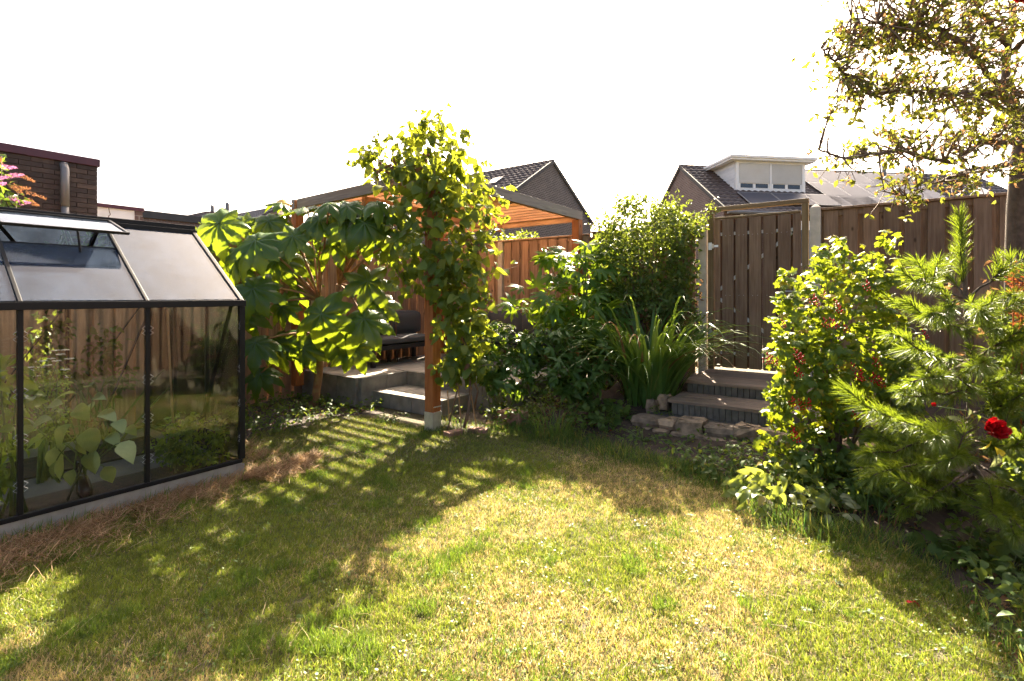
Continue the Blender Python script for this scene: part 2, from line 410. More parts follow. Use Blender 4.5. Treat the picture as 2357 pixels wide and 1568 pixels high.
M['petiole'] = plain('woolly_petiole', (0.34, 0.22, 0.09), 0.8, var=0.35, scale=12, bmp=0.1, c2=(0.25, 0.10, 0.045))
M['cane'] = plain('bamboo_cane', (0.36, 0.22, 0.10), 0.6, var=0.3, scale=20, bmp=0.1)
M['green_stem'] = plain('green_stem', (0.12, 0.16, 0.04), 0.6, var=0.3, scale=20, bmp=0)
M['tet_leaf'] = leafmat('rice_paper_leaf', (0.034, 0.088, 0.012), (0.062, 0.135, 0.020), (0.38, 0.46, 0.010), 0.36, 0.32, 0.36)
M['tet_vein'] = plain('leaf_vein', (0.10, 0.17, 0.045), 0.5, var=0.2, bmp=0)
M['vine_leaf'] = leafmat('kiwi_leaf', (0.045, 0.092, 0.016), (0.09, 0.15, 0.03), (0.46, 0.48, 0.02), 0.40, 0.45, 0.28, (0.17, 0.20, 0.04))
M['fatsia_leaf'] = leafmat('fatsia_leaf', (0.035, 0.10, 0.014), (0.085, 0.165, 0.026), (0.36, 0.48, 0.014), 0.42, 0.36, 0.32)
M['privet_leaf'] = leafmat('climber_leaf', (0.038, 0.085, 0.018), (0.085, 0.14, 0.034), (0.36, 0.42, 0.03), 0.34, 0.40, 0.35, (0.20, 0.21, 0.06))
M['peony_leaf'] = leafmat('peony_leaf', (0.038, 0.092, 0.020), (0.075, 0.145, 0.034), (0.30, 0.42, 0.02), 0.38, 0.36, 0.34)
M['lily_leaf'] = leafmat('day_lily_leaf', (0.05, 0.115, 0.028), (0.10, 0.185, 0.042), (0.32, 0.44, 0.03), 0.38, 0.4, 0.35, (0.16, 0.20, 0.06))
M['currant_leaf'] = leafmat('currant_leaf', (0.05, 0.105, 0.016), (0.095, 0.16, 0.026), (0.44, 0.50, 0.014), 0.36, 0.45, 0.32, (0.34, 0.22, 0.02))
M['tree_leaf'] = leafmat('tree_leaf', (0.05, 0.075, 0.02), (0.095, 0.115, 0.03), (0.36, 0.36, 0.03), 0.36, 0.45, 0.35, (0.20, 0.13, 0.035))
M['dead_leaf'] = leafmat('dead_leaf', (0.13, 0.065, 0.035), (0.26, 0.15, 0.08), (0.35, 0.18, 0.07), 0.35, 0.7, 0.2)
M['needle'] = leafmat('pine_needle', (0.05, 0.10, 0.018), (0.12, 0.18, 0.025), (0.40, 0.50, 0.02), 0.34, 0.38, 0.4)
M['weed_leaf'] = leafmat('weed_leaf', (0.035, 0.078, 0.018), (0.08, 0.135, 0.028), (0.32, 0.38, 0.03), 0.38, 0.5, 0.25)
M['primula_leaf'] = leafmat('primula_leaf', (0.08, 0.13, 0.03), (0.16, 0.21, 0.06), (0.50, 0.54, 0.05), 0.42, 0.38, 0.5, (0.30, 0.24, 0.08))
M['sage_leaf'] = leafmat('grey_green_leaf', (0.12, 0.15, 0.085), (0.20, 0.23, 0.13), (0.35, 0.38, 0.12), 0.35, 0.6, 0.3)
M['egg_leaf'] = leafmat('aubergine_leaf', (0.20, 0.27, 0.12), (0.32, 0.38, 0.18), (0.62, 0.66, 0.14), 0.45, 0.6, 0.3)
M['pepper_leaf'] = leafmat('pepper_leaf', (0.09, 0.17, 0.03), (0.16, 0.24, 0.04), (0.50, 0.58, 0.05), 0.45, 0.35, 0.5)
M['aubergine'] = plain('aubergine_skin', (0.035, 0.012, 0.02), 0.12, var=0.3, scale=3, bmp=0)
M['umbel'] = plain('white_umbel', (0.75, 0.75, 0.62), 0.8, var=0.15, bmp=0)
M['kiwi'] = plain('brown_kiwi', (0.20, 0.105, 0.04), 0.85, var=0.4, scale=30, bmp=0.3)
M['berry'] = plain('red_berry', (0.45, 0.005, 0.010), 0.15, var=0.2, bmp=0)
M['rose'] = leafmat('red_rose_petal', (0.22, 0.002, 0.005), (0.36, 0.004, 0.008), (0.45, 0.006, 0.008), 0.25, 0.55, 0.2)
M['yellow_leaf'] = leafmat('yellow_leaf', (0.60, 0.45, 0.02), (0.75, 0.58, 0.03), (0.85, 0.7, 0.03), 0.45, 0.5, 0.3)
M['buddleja'] = leafmat('buddleja_bloom', (0.50, 0.13, 0.36), (0.62, 0.24, 0.46), (0.7, 0.3, 0.5), 0.35, 0.8, 0.2)
M['buddleja_dead'] = leafmat('spent_bloom', (0.28, 0.11, 0.045), (0.38, 0.18, 0.08), (0.45, 0.2, 0.08), 0.3, 0.9, 0.2)
M['dock'] = leafmat('rusty_seed_head', (0.24, 0.06, 0.02), (0.34, 0.11, 0.035), (0.4, 0.12, 0.03), 0.3, 0.9, 0.2)
M['grass'] = attrmat('lawn_grass_blade', 0.40, 0.45, 0.35, 1.35)
M['straw'] = attrmat('dry_straw', 0.3, 0.7, 0.3, 1.3)

# leaf-shaped meshes: base at the origin, tip along +y, upper side +z, length 1
def leaf_mesh(name, prof, mat, k=5, fold=0.18, curl=0.25, wave=0.0, stalk=0.0):
    mb = MB(); vs = []
    for i in range(k + 1):
        t = i / k; w = prof(t); z = -curl * t * t
        y = t * (1 - 0.25 * curl * t)
        vs += [(-w, y, z + fold * w + wave * math.sin(7 * t)), (0, y, z), (w, y, z + fold * w - wave * math.sin(7 * t + 1))]
    fs = []
    for i in range(k):
        a = 3 * i
        for j in (0, 1):
            fs.append((a + j, a + j + 1, a + j + 4, a + j + 3))
    mb.add(vs, fs)
    if stalk: mb.add([(-0.012, -stalk, 0), (0.012, -stalk, 0), (0.012, 0.02, 0), (-0.012, 0.02, 0)], [(0, 1, 2, 3)])
    return mb.mesh(name, mat, smooth=True)
def lobed_mesh(name, mat, lobes, span=300, depth=0.5, power=1.0, dome=0.25, sub=2, base_off=0.28, veins=None, jag=0.0, point=0.0, fold=0.09):
    """palmate leaf; stalk joins at the origin, lobes fan round +y"""
    mb = MB(); N = lobes * 2 * sub; rings = (0.0, 0.45, 0.75, 1.0)
    def rr(a):
        t = (a / rad(span) + 0.5) * lobes
        c = abs((t % 1.0) - 0.5) * 2
        big = 1.0 - 0.42 * (abs(a) / rad(span / 2)) ** 1.6
        return big * (1 - depth * (c ** power) + point * max(0, 1 - c * 3)) * (1 + jag * math.sin(t * 17))
    vs = [(0, 0, 0)]; cols = N + 1
    for ri in rings[1:]:
        for i in range(cols):
            a = -rad(span) / 2 + rad(span) * i / N
            R = (0.3 + 0.7 * rr(a)) * ri if ri < 0.5 else rr(a) * ri
            x, y = math.sin(a) * R, math.cos(a) * R
            t = (a / rad(span) + 0.5) * lobes; c = abs((t % 1.0) - 0.5) * 2
            z = -dome * (R ** 1.8) + fold * R * (c - 0.5) + 0.03 * math.sin(5 * x + 3 * y) * R
            vs.append((x, y, z))
    fs = []
    for i in range(N):
        fs.append((0, 1 + i + 1, 1 + i))
        for r in range(2):
            a = 1 + r * cols + i; fs.append((a, a + 1, a + 1 + cols, a + cols))
    mb.add(vs, fs)
    if veins:
        for k in range(lobes):
            a = -rad(span) / 2 + rad(span) * (k + 0.5) / lobes; R = rr(a) * 0.9
            prev = None
            for j in range(4):
                t = j / 3; r_ = R * t; w = 0.009 * (1 - 0.75 * t); z = -dome * (r_ ** 1.8) - fold * 0.5 * r_ + 0.016
                p = Vector((math.sin(a) * r_, math.cos(a) * r_, z)); s_ = Vector((math.cos(a), -math.sin(a), 0)) * w
                if prev: mb.add([prev[0], prev[1], p + s_, p - s_], [(0, 1, 2, 3)], 1)
                prev = (p - s_, p + s_)
    return mb.mesh(name, [mat] + ([veins] if veins else []), smooth=True)
oval = lambda w, p=1.0, q=1.0: (lambda t: w * (math.sin(math.pi * min(1, t ** p) ** 1.0) ** q) if 0 < t < 1 else (0.02 if t <= 0 else 0.0))
heart = lambda t: 0.44 * (max(0.0, 1 - t) ** 0.55) * (min(1, t * 6 + 0.55)) if t < 1 else 0.0

LEAF = {}
LEAF['vine'] = leaf_mesh('kiwi_leaf', heart, M['vine_leaf'], 5, 0.28, 0.32, 0.03, stalk=0.35)
LEAF['vine2'] = leaf_mesh('kiwi_leaf_curled', heart, M['vine_leaf'], 5, 0.5, 0.7, 0.06, stalk=0.35)
LEAF['vine3'] = leaf_mesh('kiwi_leaf_flat', heart, M['vine_leaf'], 5, 0.12, 0.15, 0.05, stalk=0.35)
LEAF['oval'] = leaf_mesh('oval_leaf', oval(0.26, 0.8), M['privet_leaf'], 3, 0.3, 0.2)
LEAF['tree'] = leaf_mesh('tree_leaf', oval(0.22, 0.85), M['tree_leaf'], 4, 0.35, 0.35, 0.02)
LEAF['dead'] = leaf_mesh('dead_leaf', oval(0.24, 0.8), M['dead_leaf'], 4, 0.7, 0.7, 0.05)
LEAF['peony'] = leaf_mesh('peony_leaf', oval(0.17, 0.85), M['peony_leaf'], 4, 0.3, 0.35)
LEAF['weed'] = leaf_mesh('weed_leaf', oval(0.27, 0.75), M['weed_leaf'], 4, 0.3, 0.45, 0.02)
LEAF['sage'] = leaf_mesh('sage_leaf', oval(0.24, 0.9), M['sage_leaf'], 4, 0.3, 0.45, 0.02)
LEAF['pepper'] = leaf_mesh('pepper_leaf', oval(0.26, 0.75), M['pepper_leaf'], 5, 0.35, 0.5, 0.03)
LEAF['egg'] = leaf_mesh('aubergine_leaf', oval(0.36, 0.75), M['egg_leaf'], 6, 0.25, 0.45, 0.05)
def umbrella_leaf(name, n, dome, seed):
    r_ = random.Random(seed); mb = MB()
    PR = [0.015, 0.085, 0.14, 0.175, 0.175, 0.135, 0.07, 0.0]
    for q in range(n):
        a = -rad(150) + rad(300) * q / (n - 1) + r_.uniform(-0.07, 0.07); L = (1.0 - 0.30 * abs(q / (n - 1) * 2 - 1) ** 1.5) * r_.uniform(0.88, 1.08); dm = dome * r_.uniform(0.7, 1.35); tw = r_.uniform(-0.25, 0.25)
        ca, sa = math.cos(a), math.sin(a); vs = []; K = 13
        for i in range(K + 1):
            t = i / K; w = float(np.interp(t * 7, range(8), PR)) * r_.uniform(0.92, 1.08) * (0.94 if i % 2 else 1.06); y = t * L * (1 - 0.30 * dm * t * t); z = 0.05 * t - dm * t ** 2.2 * L
            for j, x in enumerate((-w, -w * 0.5, 0, w * 0.5, w)):
                zz = z + (0.010 if i % 2 else -0.010) * min(1, abs(x) * 9) + (-abs(x) * 0.45 + 0.02) + tw * x * t + 0.02 * math.sin(6 * t + j * 2 + q)
                vs.append((ca * x + sa * y, -sa * x + ca * y, zz))
        fs = [(i * 5 + j, i * 5 + j + 1, i * 5 + j + 6, i * 5 + j + 5) for i in range(K) for j in range(4)]
        mb.add(vs, fs)
        for i in range(K - 1):
            p, s = Vector(vs[i * 5 + 2]), Vector(vs[(i + 1) * 5 + 2]); o_ = Vector((ca, -sa, 0)) * 0.008 * (1 - i / K); up = Vector((0, 0, 0.006))
            mb.add([p - o_ + up, p + o_ + up, s + o_ * .85 + up, s - o_ * .85 + up], [(0, 1, 2, 3)], 1)
    return mb.mesh(name, [M['tet_leaf'], M['tet_vein']], smooth=True)
TET = [umbrella_leaf('rice_paper_leaf', n_, d_, s_) for n_, d_, s_ in ((9, 0.38, 1), (8, 0.55, 2), (9, 0.48, 3), (7, 0.28, 4), (9, 0.68, 5), (8, 0.42, 6), (7, 0.6, 7), (8, 0.75, 8))]
LEAF['fatsia'] = lobed_mesh('fatsia_leaf', M['fatsia_leaf'], 7, 270, 0.62, 1.6, 0.32, 2, point=0.1)
LEAF['currant'] = lobed_mesh('currant_leaf', M['currant_leaf'], 5, 290, 0.36, 1.0, 0.3, 2, jag=0.08)
LEAF['round'] = lobed_mesh('round_leaf', M['weed_leaf'], 7, 330, 0.22, 1.0, 0.2, 1)
LEAF['yellow'] = leaf_mesh('yellow_leaf', oval(0.27, 0.8), M['yellow_leaf'], 4, 0.3, 0.4)

# ---------------------------------------------------------------- ground
def lawn_ground_mat():
    m, n, l, b = newmat('lawn_soil')
    v = coords(n, l, rnd=False)
    f = noise(n, l, v, 2.2, 6); f2 = noise(n, l, v, 60, 4)
    col = mixc(n, l, 0.5, ramp(n, l, f, [(0.35, (0.045, 0.05, 0.018)), (0.6, (0.10, 0.075, 0.038))]), ramp(n, l, f2, [(0.3, (0.02, 0.018, 0.010)), (0.7, (0.12, 0.095, 0.05))]))
    l.new(col, b.inputs['Base Color']); setin(b, Roughness=0.95); bump(n, l, b, f2, 0.8, 0.02)
    return m
mb = MB(); mb.box((-400, -400, -0.5), (400, 400, 0.0))
mb.build('lawn', lawn_ground_mat(), org=(0, 0, 0), kind='structure')

# the bed along the fence: soil that rises from the lawn's edge to the gate
EDGE = [pg(*p) for p in ((1000, 992), (1090, 1000), (1170, 988), (1300, 1022), (1400, 1048), (1500, 1072), (1600, 1098), (1690, 1135), (1745, 1200), (1870, 1226), (2000, 1246), (2150, 1300), (2357, 1350), (2357, 1560))]
def edge_u(v):
    pts = sorted((p[1], p[0]) for p in EDGE)
    return float(np.interp(v, [p[0] for p in pts], [p[1] for p in pts]))
def bed_z(u, v):
    e = edge_u(v); d = u - e
    if v < 2.9: lift = min(max((u - 4.7) / 2.0, 0), 1) * 0.40
    else: lift = min(max((u - 4.9) / 2.0, 0), 1) * 0.30
    return max(0.012 * min(1, max(0, d * 8)), lift) + 0.02 * math.sin(u * 9 + v * 5) * min(1, max(0, d * 2))
V, F = [], []; NU, NV = 56, 90; v0, v1 = -3.3, 4.2
for j in range(NV + 1):
    v = v0 + (v1 - v0) * j / NV; e = edge_u(v) + 0.03 * math.sin(v * 13) + 0.02 * math.sin(v * 31)
    for i in range(NU + 1):
        u = e + (7.28 - e) * i / NU
        V.append((u, v, bed_z(u, v) + (0.004 if i else -0.01) + random.uniform(-0.006, 0.006)))
for j in range(NV):
    for i in range(NU):
        a = j * (NU + 1) + i; F.append((a, a + 1, a + NU + 2, a + NU + 1))
mb = MB(); mb.add(V, F)
mb.build('garden_bed', M['soil'], org=(0, 0, 0), smooth=True, kind='structure')
mb = MB()   # soil strip between greenhouse, fence and terrace
ZS = 0.006
pts = [(2.13, 5.3), (3.4, 5.25), (4.32, 5.15), (4.32, 7.0), (-2.5, 7.0), (-2.5, 6.3), (2.16, 6.3)]
mb.add([(u, v, ZS) for u, v in pts], [tuple(range(len(pts)))])
mb.build('soil_border', M['soil'], org=(0, 0, 0), kind='structure')

# ---------------------------------------------------------------- grass
def vnoise(x, y, s, seed):
    r = np.random.default_rng(seed); T = r.random((64, 64))
    X, Y = x * s, y * s; xi = np.floor(X).astype(int); yi = np.floor(Y).astype(int); fx, fy = X - xi, Y - yi
    fx = fx * fx * (3 - 2 * fx); fy = fy * fy * (3 - 2 * fy)
    g = lambda a, b: T[a % 64, b % 64]
    return (g(xi, yi) * (1 - fx) + g(xi + 1, yi) * fx) * (1 - fy) + (g(xi, yi + 1) * (1 - fx) + g(xi + 1, yi + 1) * fx) * fy
def fbm(x, y, s, seed): return (vnoise(x, y, s, seed) + 0.5 * vnoise(x, y, s * 2.1, seed + 1) + 0.25 * vnoise(x, y, s * 4.3, seed + 2)) / 1.75
ev = sorted((p[1], p[0]) for p in EDGE); EV = np.array([p[0] for p in ev]); EU = np.array([p[1] for p in ev])
def on_lawn(u, v, soft=0.0):
    e = np.interp(v, EV, EU)
    ok = (u < e + soft)
    ok &= ~((u > -0.75) & (u < 2.13) & (v > 4.27))
    ok &= ~((v > 4.45) & (u > 4.52))
    ok &= ~((v > 5.42 + 0.12 * np.sin(u * 9) + soft) & (u > 2.1))
    ok &= ~((v > 4.2) & (u <= -0.7))
    ok &= (v > -2.9)
    return ok
def blades(P, az, lean, h, w, col, curve=0.35):
    """tapered bent blades; P (n,2) garden coords"""
    n = len(P); d = np.stack([np.cos(az), np.sin(az)], 1); s = np.stack([-np.sin(az + 0.9), np.cos(az + 0.9)], 1)
    base = np.concatenate([P, np.zeros((n, 1))], 1)
    def at(t, wt):
        ln = lean * (1 - curve + curve * t); hor = np.sin(ln) * h * t; ver = np.cos(ln) * h * t
        c = base + np.concatenate([d * hor[:, None], ver[:, None]], 1)
        o = np.concatenate([s * (w * wt / 2)[:, None], np.zeros((n, 1))], 1)
        return c - o, c + o
    a0, a1 = at(0.0, 1.0); b0, b1 = at(0.55, 0.85); c0, _ = at(1.0, 0.0)
    V = np.stack([a0, a1, b1, b0, c0], 1).reshape(-1, 3); i = np.arange(n) * 5
    F = [np.stack([i, i + 1, i + 2, i + 3], 1), np.stack([i + 3, i + 2, i + 4], 1)]
    C = np.repeat(np.concatenate([col, np.ones((n, 1))], 1), 5, 0)
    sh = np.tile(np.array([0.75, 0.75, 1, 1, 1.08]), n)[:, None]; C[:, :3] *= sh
    return V, F, C
def sample_lawn(n, ymin, ymax, margin=0.25):
    out = []
    got = 0
    while got < n:
        y = rng.uniform(ymin, ymax, n); x = rng.uniform(-1, 1, n) * (y * 1.04 + margin)
        y2 = rng.uniform(0, 1, n) * (ymax * 1.04 + margin) < (y * 1.04 + margin)
        x, y = x[y2], y[y2]
        u = SA * x + CA * y; v = -CA * x + SA * y
        k = on_lawn(u, v); out.append(np.stack([u[k], v[k]], 1)); got += int(k.sum())
    return np.concatenate(out)[:n]
parts = [sample_lawn(230000, 1.75, 3.1), sample_lawn(160000, 3.1, 4.6), sample_lawn(60000, 4.6, 6.9), sample_lawn(26000, -0.3, 1.75, 1.4)]
P = np.concatenate(parts); n = len(P)
dry = fbm(P[:, 0], P[:, 1], 1.6, 5); fine = fbm(P[:, 0], P[:, 1], 7.0, 9); r = rng.random(n)
dd = np.clip((dry * 0.65 + fine * 0.35 - 0.39) * 5.5, 0, 1)
damp_shade = np.clip((P[:, 1] - 2.2) * 1.2, 0, 0.7) * (P[:, 0] > 0.6)  # pergola's shaded zone put into the colour: greener, damper grass there
isdry = r < (0.10 + 0.60 * dd) * (1 - damp_shade)
green = np.array([0.125, 0.175, 0.028]) + rng.normal(0, 1, (n, 1)) * np.array([0.022, 0.022, 0.004]) + rng.random((n, 1)) * np.array([0.07, 0.04, 0.0])
straw = np.array([0.43, 0.325, 0.175]) + rng.normal(0, 1, (n, 1)) * np.array([0.06, 0.05, 0.02])
col = np.clip(np.where(isdry[:, None], straw, green), 0.01, 0.8)
col *= (0.62 + 0.72 * vnoise(P[:, 0], P[:, 1], 34.0, 55) * (0.7 + 0.6 * rng.random(n)))[:, None]
keepb = (vnoise(P[:, 0], P[:, 1], 22.0, 57) + rng.random(n) * 0.5) > 0.36
P, col, isdry, fine = P[keepb], col[keepb], isdry[keepb], fine[keepb]; n = len(P)
h = rng.uniform(0.012, 0.036, n) * (0.75 + 0.7 * fine) * np.where(isdry, 0.8, 1.0)
tuft = (fbm(P[:, 0], P[:, 1], 4.5, 77) > 0.66) & ~isdry; h = np.where(tuft, h * 1.7, h); col = np.where(tuft[:, None], col * np.array([0.75, 0.9, 0.8]), col)
lean = np.abs(rng.normal(0.7, 0.38, n)).clip(0.05, 1.4)
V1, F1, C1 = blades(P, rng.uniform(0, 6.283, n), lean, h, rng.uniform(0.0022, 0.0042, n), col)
# clover and other low broad leaves between the blades
nc = 15000; Pc = np.concatenate([sample_lawn(9000, 1.75, 3.2), sample_lawn(6000, 3.2, 5.2)])
keep = fbm(Pc[:, 0], Pc[:, 1], 3.1, 21) > 0.54; Pc = Pc[keep]; nc = len(Pc)
az = rng.uniform(0, 6.283, nc); tl = rng.uniform(0.1, 0.7, nc); s_ = rng.uniform(0.003, 0.0075, nc); hz = rng.uniform(0.012, 0.032, nc)
d = np.stack([np.cos(az), np.sin(az)], 1); sd_ = np.stack([-np.sin(az), np.cos(az)], 1)
def pt(f, g):
    q = Pc + d * (s_ * f * np.cos(tl))[:, None] + sd_ * (s_ * g)[:, None]
    return np.concatenate([q, (hz + s_ * f * np.sin(tl))[:, None]], 1)
Vc = np.stack([pt(-1, 0), pt(-.3, .75), pt(.7, .6), pt(1.1, 0), pt(.7, -.6), pt(-.3, -.75)], 1).reshape(-1, 3)
ic = np.arange(nc) * 6 + len(V1); Fc = np.stack([ic + k for k in range(6)], 1)
colc = np.clip(np.array([0.11, 0.165, 0.03]) + rng.normal(0, 1, (nc, 1)) * np.array([0.025, 0.025, 0.006]), 0.02, 1)
Cc = np.repeat(np.concatenate([colc, np.ones((nc, 1))], 1), 6, 0)
Vg = np.concatenate([V1, Vc]); Cg = np.concatenate([C1, Cc])
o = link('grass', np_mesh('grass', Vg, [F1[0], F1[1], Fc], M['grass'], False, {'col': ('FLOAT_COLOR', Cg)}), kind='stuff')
tag(o, 'sunlit lawn grass, part green and part dried to straw', 'grass')

# dry hay along the greenhouse plinth, with cut green stubs standing in it
n = 22000
u = rng.uniform(-0.6, 2.75, n); off = np.abs(rng.normal(0, 0.17, n)) * (1.9 - 0.45 * u); v = 4.26 - off
e2 = rng.random(n) < 0.14; u[e2] = rng.uniform(2.13, 2.6, int(e2.sum())); v[e2] = rng.uniform(3.9, 5.2, int(e2.sum()))
keep = fbm(u, v, 3.0, 33) + 0.22 * (off < 0.12) - 0.25 * np.clip(off - 0.2, 0, 1) > 0.40 + 0.15 * rng.random(n); u, v, off = u[keep], v[keep], off[keep]; n = len(u)
col = np.clip(np.array([0.34, 0.215, 0.115]) + rng.normal(0, 1, (n, 1)) * np.array([0.11, 0.08, 0.05]), 0.03, 0.7)
Pz = np.stack([u, v], 1)
Vh, Fh, Ch = blades(Pz, rng.uniform(0, 6.283, n), rng.uniform(0.9, 1.56, n), rng.uniform(0.03, 0.15, n), rng.uniform(0.0028, 0.005, n), col, 0.2)
Vh[:, 2] += np.repeat(rng.uniform(0.0, 0.045, n), 5)
o = link('hay', np_mesh('hay', Vh, Fh, M['straw'], False, {'col': ('FLOAT_COLOR', Ch)}), kind='stuff')
tag(o, 'dry brown hay lying along the greenhouse plinth', 'hay')
n = 800; u = np.concatenate([rng.uniform(-0.4, 1.25, 520), rng.uniform(1.2, 2.5, 280)]); v = 4.25 - np.abs(rng.normal(0, 0.055, n))
keep = vnoise(u, v, 6.0, 41) > 0.42; u, v = u[keep], v[keep]; n = len(u)
col = np.clip(np.array([0.11, 0.20, 0.03]) + rng.normal(0, 1, (n, 1)) * np.array([0.03, 0.03, 0.01]), 0.02, 1)
Vt, Ft, Ct = blades(np.stack([u, v], 1), rng.uniform(0, 6.28, n), np.abs(rng.normal(0.15, 0.15, n)), rng.uniform(0.05, 0.13, n), rng.uniform(0.004, 0.007, n), col)
o = link('grass_stubs', np_mesh('grass_stubs', Vt, Ft, M['grass'], False, {'col': ('FLOAT_COLOR', Ct)}), kind='stuff')
tag(o, 'cut green grass stubs standing against the greenhouse plinth', 'grass')

# loose straws and flat weed rosettes scattered over the lawn
n = 420; Ps = np.concatenate([sample_lawn(300, 1.8, 3.4), sample_lawn(120, 3.4, 5.2)])
Vs, Fs_, Cs = blades(Ps, rng.uniform(0, 6.28, n), rng.uniform(1.25, 1.52, n), rng.uniform(0.05, 0.16, n), rng.uniform(0.0018, 0.003, n), np.clip(np.array([0.42, 0.32, 0.18]) + rng.normal(0, .05, (n, 1)), .05, 1), 0.15)
Vs[:, 2] += 0.018
o = link('loose_straw', np_mesh('loose_straw', Vs, Fs_, M['straw'], False, {'col': ('FLOAT_COLOR', Cs)}), kind='stuff'); tag(o, 'loose dry straws lying on the lawn', 'straw')
lw = thing('lawn_weeds', 'flat weed rosettes growing in the lawn', 'weeds', (2.5, 2.0, 0)); lw['kind'] = 'stuff'; its = []
for c_ in np.concatenate([sample_lawn(70, 1.8, 3.4), sample_lawn(50, 3.4, 5.6)]):
    m = random.randint(4, 9)
    for k in range(m):
        a = 6.283 * k / m + random.uniform(-.4, .4); d_ = Vector((math.cos(a), math.sin(a), random.uniform(0.15, 0.7))); its.append((Vector((c_[0], c_[1], 0.012)) + rv(0.01) * Vector((1, 1, 0)), frame(d_, Vector((0, 0, 1))), random.uniform(.014, .032)))
mass('leaves', LEAF['weed'], lw, its, M['weed_leaf'])
# longer grass and weeds that blur the bed's edge
n = 9000; v = rng.uniform(-1.2, 4.2, n); e_ = np.interp(v, EV, EU); u = e_ + rng.normal(0.06, 0.13, n) + 0.12 * (fbm(v, v * 0, 2.0, 91) - 0.4)
keep = fbm(u, v, 2.6, 93) > 0.36; u, v = u[keep], v[keep]; n = len(u); hh = 0.04 + 0.12 * fbm(u, v, 3.0, 95) ** 1.5 * rng.random(n) * 2
col = np.clip(np.array([0.085, 0.14, 0.025]) + rng.normal(0, 1, (n, 1)) * np.array([0.03, 0.03, 0.008]) + (rng.random((n, 1)) < 0.2) * np.array([0.16, 0.09, 0.03]), 0.02, 1)
Ve, Fe, Ce = blades(np.stack([u, v], 1), rng.uniform(0, 6.28, n), np.abs(rng.normal(0.5, 0.35, n)), hh, rng.uniform(0.003, 0.0055, n), col)
Ve[:, 2] += 0.01
o = link('edge_grass', np_mesh('edge_grass', Ve, Fe, M['grass'], False, {'col': ('FLOAT_COLOR', Ce)}), kind='stuff'); tag(o, 'longer unmown grass along the edge of the bed', 'grass')

# ---------------------------------------------------------------- terrace with its step
TZ, SZ = 0.39, 0.195
ter = thing('terrace', 'raised grey tiled terrace under the pergola', 'terrace', (5.8, 5.4, 0)); ter['kind'] = 'structure'; del ter['category']; del ter['label']
mb = MB(); mb.box((5.24, 3.75, 0), (7.2, 5.72, TZ - 0.045)); mb.box((4.40, 5.73, 0), (7.2, 7.0, TZ - 0.045)); mb.box((4.62, 4.50, 0), (5.235, 5.715, SZ - 0.045))
mb.build('terrace_core', M['kerb'], ter)
tile = MB(); tile.box((0.003, 0.003, -0.045), (0.397, 0.397, 0)); tme = tile.mesh('terrace_tile', M['terrace_tile'])
for i in range(7):
    for j in range(8):
        u, v = 4.40 + 0.4 * i, 3.78 + 0.4 * j
        if v > 5.7 or u > 5.19:
            if v + 0.4 > 6.99: continue
            put('tile', tme, ter, (u + (0.02 if u > 5.19 else 0), v, TZ + random.uniform(-0.0015, 0.0015)), Matrix.Identity(3), 1)
stile = MB(); stile.box((0.003, 0.003, -0.045), (0.60, 0.397, 0)); sme = stile.mesh('step_tile', M['terrace_tile'])
for j in range(3): put('tile', sme, ter, (4.62, 4.50 + 0.405 * j, SZ), Matrix.Identity(3), 1)
def block(a, b, nm='kerb_block'):
    m_ = MB(); m_.box(a, b); return m_.build(nm, M['kerb'], ter, bevel=0.006)
for j in range(3): block((4.545, 4.485 + j * 0.412, 0.0 if j else 0.0), (4.617, 4.485 + (j + 1) * 0.412 - 0.006, SZ + 0.002))
for i in range(2): block((4.62 + i * 0.31, 4.425, 0.0), (4.62 + (i + 1) * 0.31 - 0.005, 4.497, SZ + 0.002))
for i in range(2): block((4.36 + i * 0.44, 5.655, SZ * (0 if i == 0 else 1) + 0.004), (4.36 + (i + 1) * 0.44 - 0.006, 5.727, TZ + 0.002))
for j in range(4): block((5.165, 3.75 + j * 0.478, 0.0), (5.237, 3.75 + (j + 1) * 0.478 - 0.006, TZ + 0.002))
for j in range(3): block((4.325, 5.74 + j * 0.42, 0.0), (4.397, 5.74 + (j + 1) * 0.42 - 0.006, TZ + 0.002))

# ---------------------------------------------------------------- pergola
per = thing('pergola', 'larch pergola with slatted roof over the terrace', 'pergola', (4.10, 4.07, 0))
CF, CR, CL, CB = (4.10, 4.07, 2.90), (7.20, 3.95, 2.83), (4.17, 6.86, 2.88), (7.20, 6.86, 2.83)
BH, BW, PS = 0.135, 0.07, 0.125
def post(c, z0, nm='post'):
    m_ = MB(); h_ = PS / 2; m_.box((c[0] - h_, c[1] - h_, z0), (c[0] + h_, c[1] + h_, c[2] - BH + 0.0)); return m_.build(nm, M['post_wood'], per, bevel=0.004)
p_ = post(CF, 0.15)
m_ = MB(); h_ = PS / 2 + 0.004; m_.box((CF[0] - h_, CF[1] - h_, 0), (CF[0] + h_, CF[1] + h_, 0.21)); m_.build('post_shoe', M['galv_pale'], per, bevel=0.004)
m_ = MB(); m_.tube([(CF[0] - 0.06, CF[1] - 0.075, 0.27), (CF[0] + 0.05, CF[1] - 0.085, 0.272)], 0.006, 6); m_.build('bolt', M['steel'], per)
for c in (CR, CL, CB): post(c, 0.2)
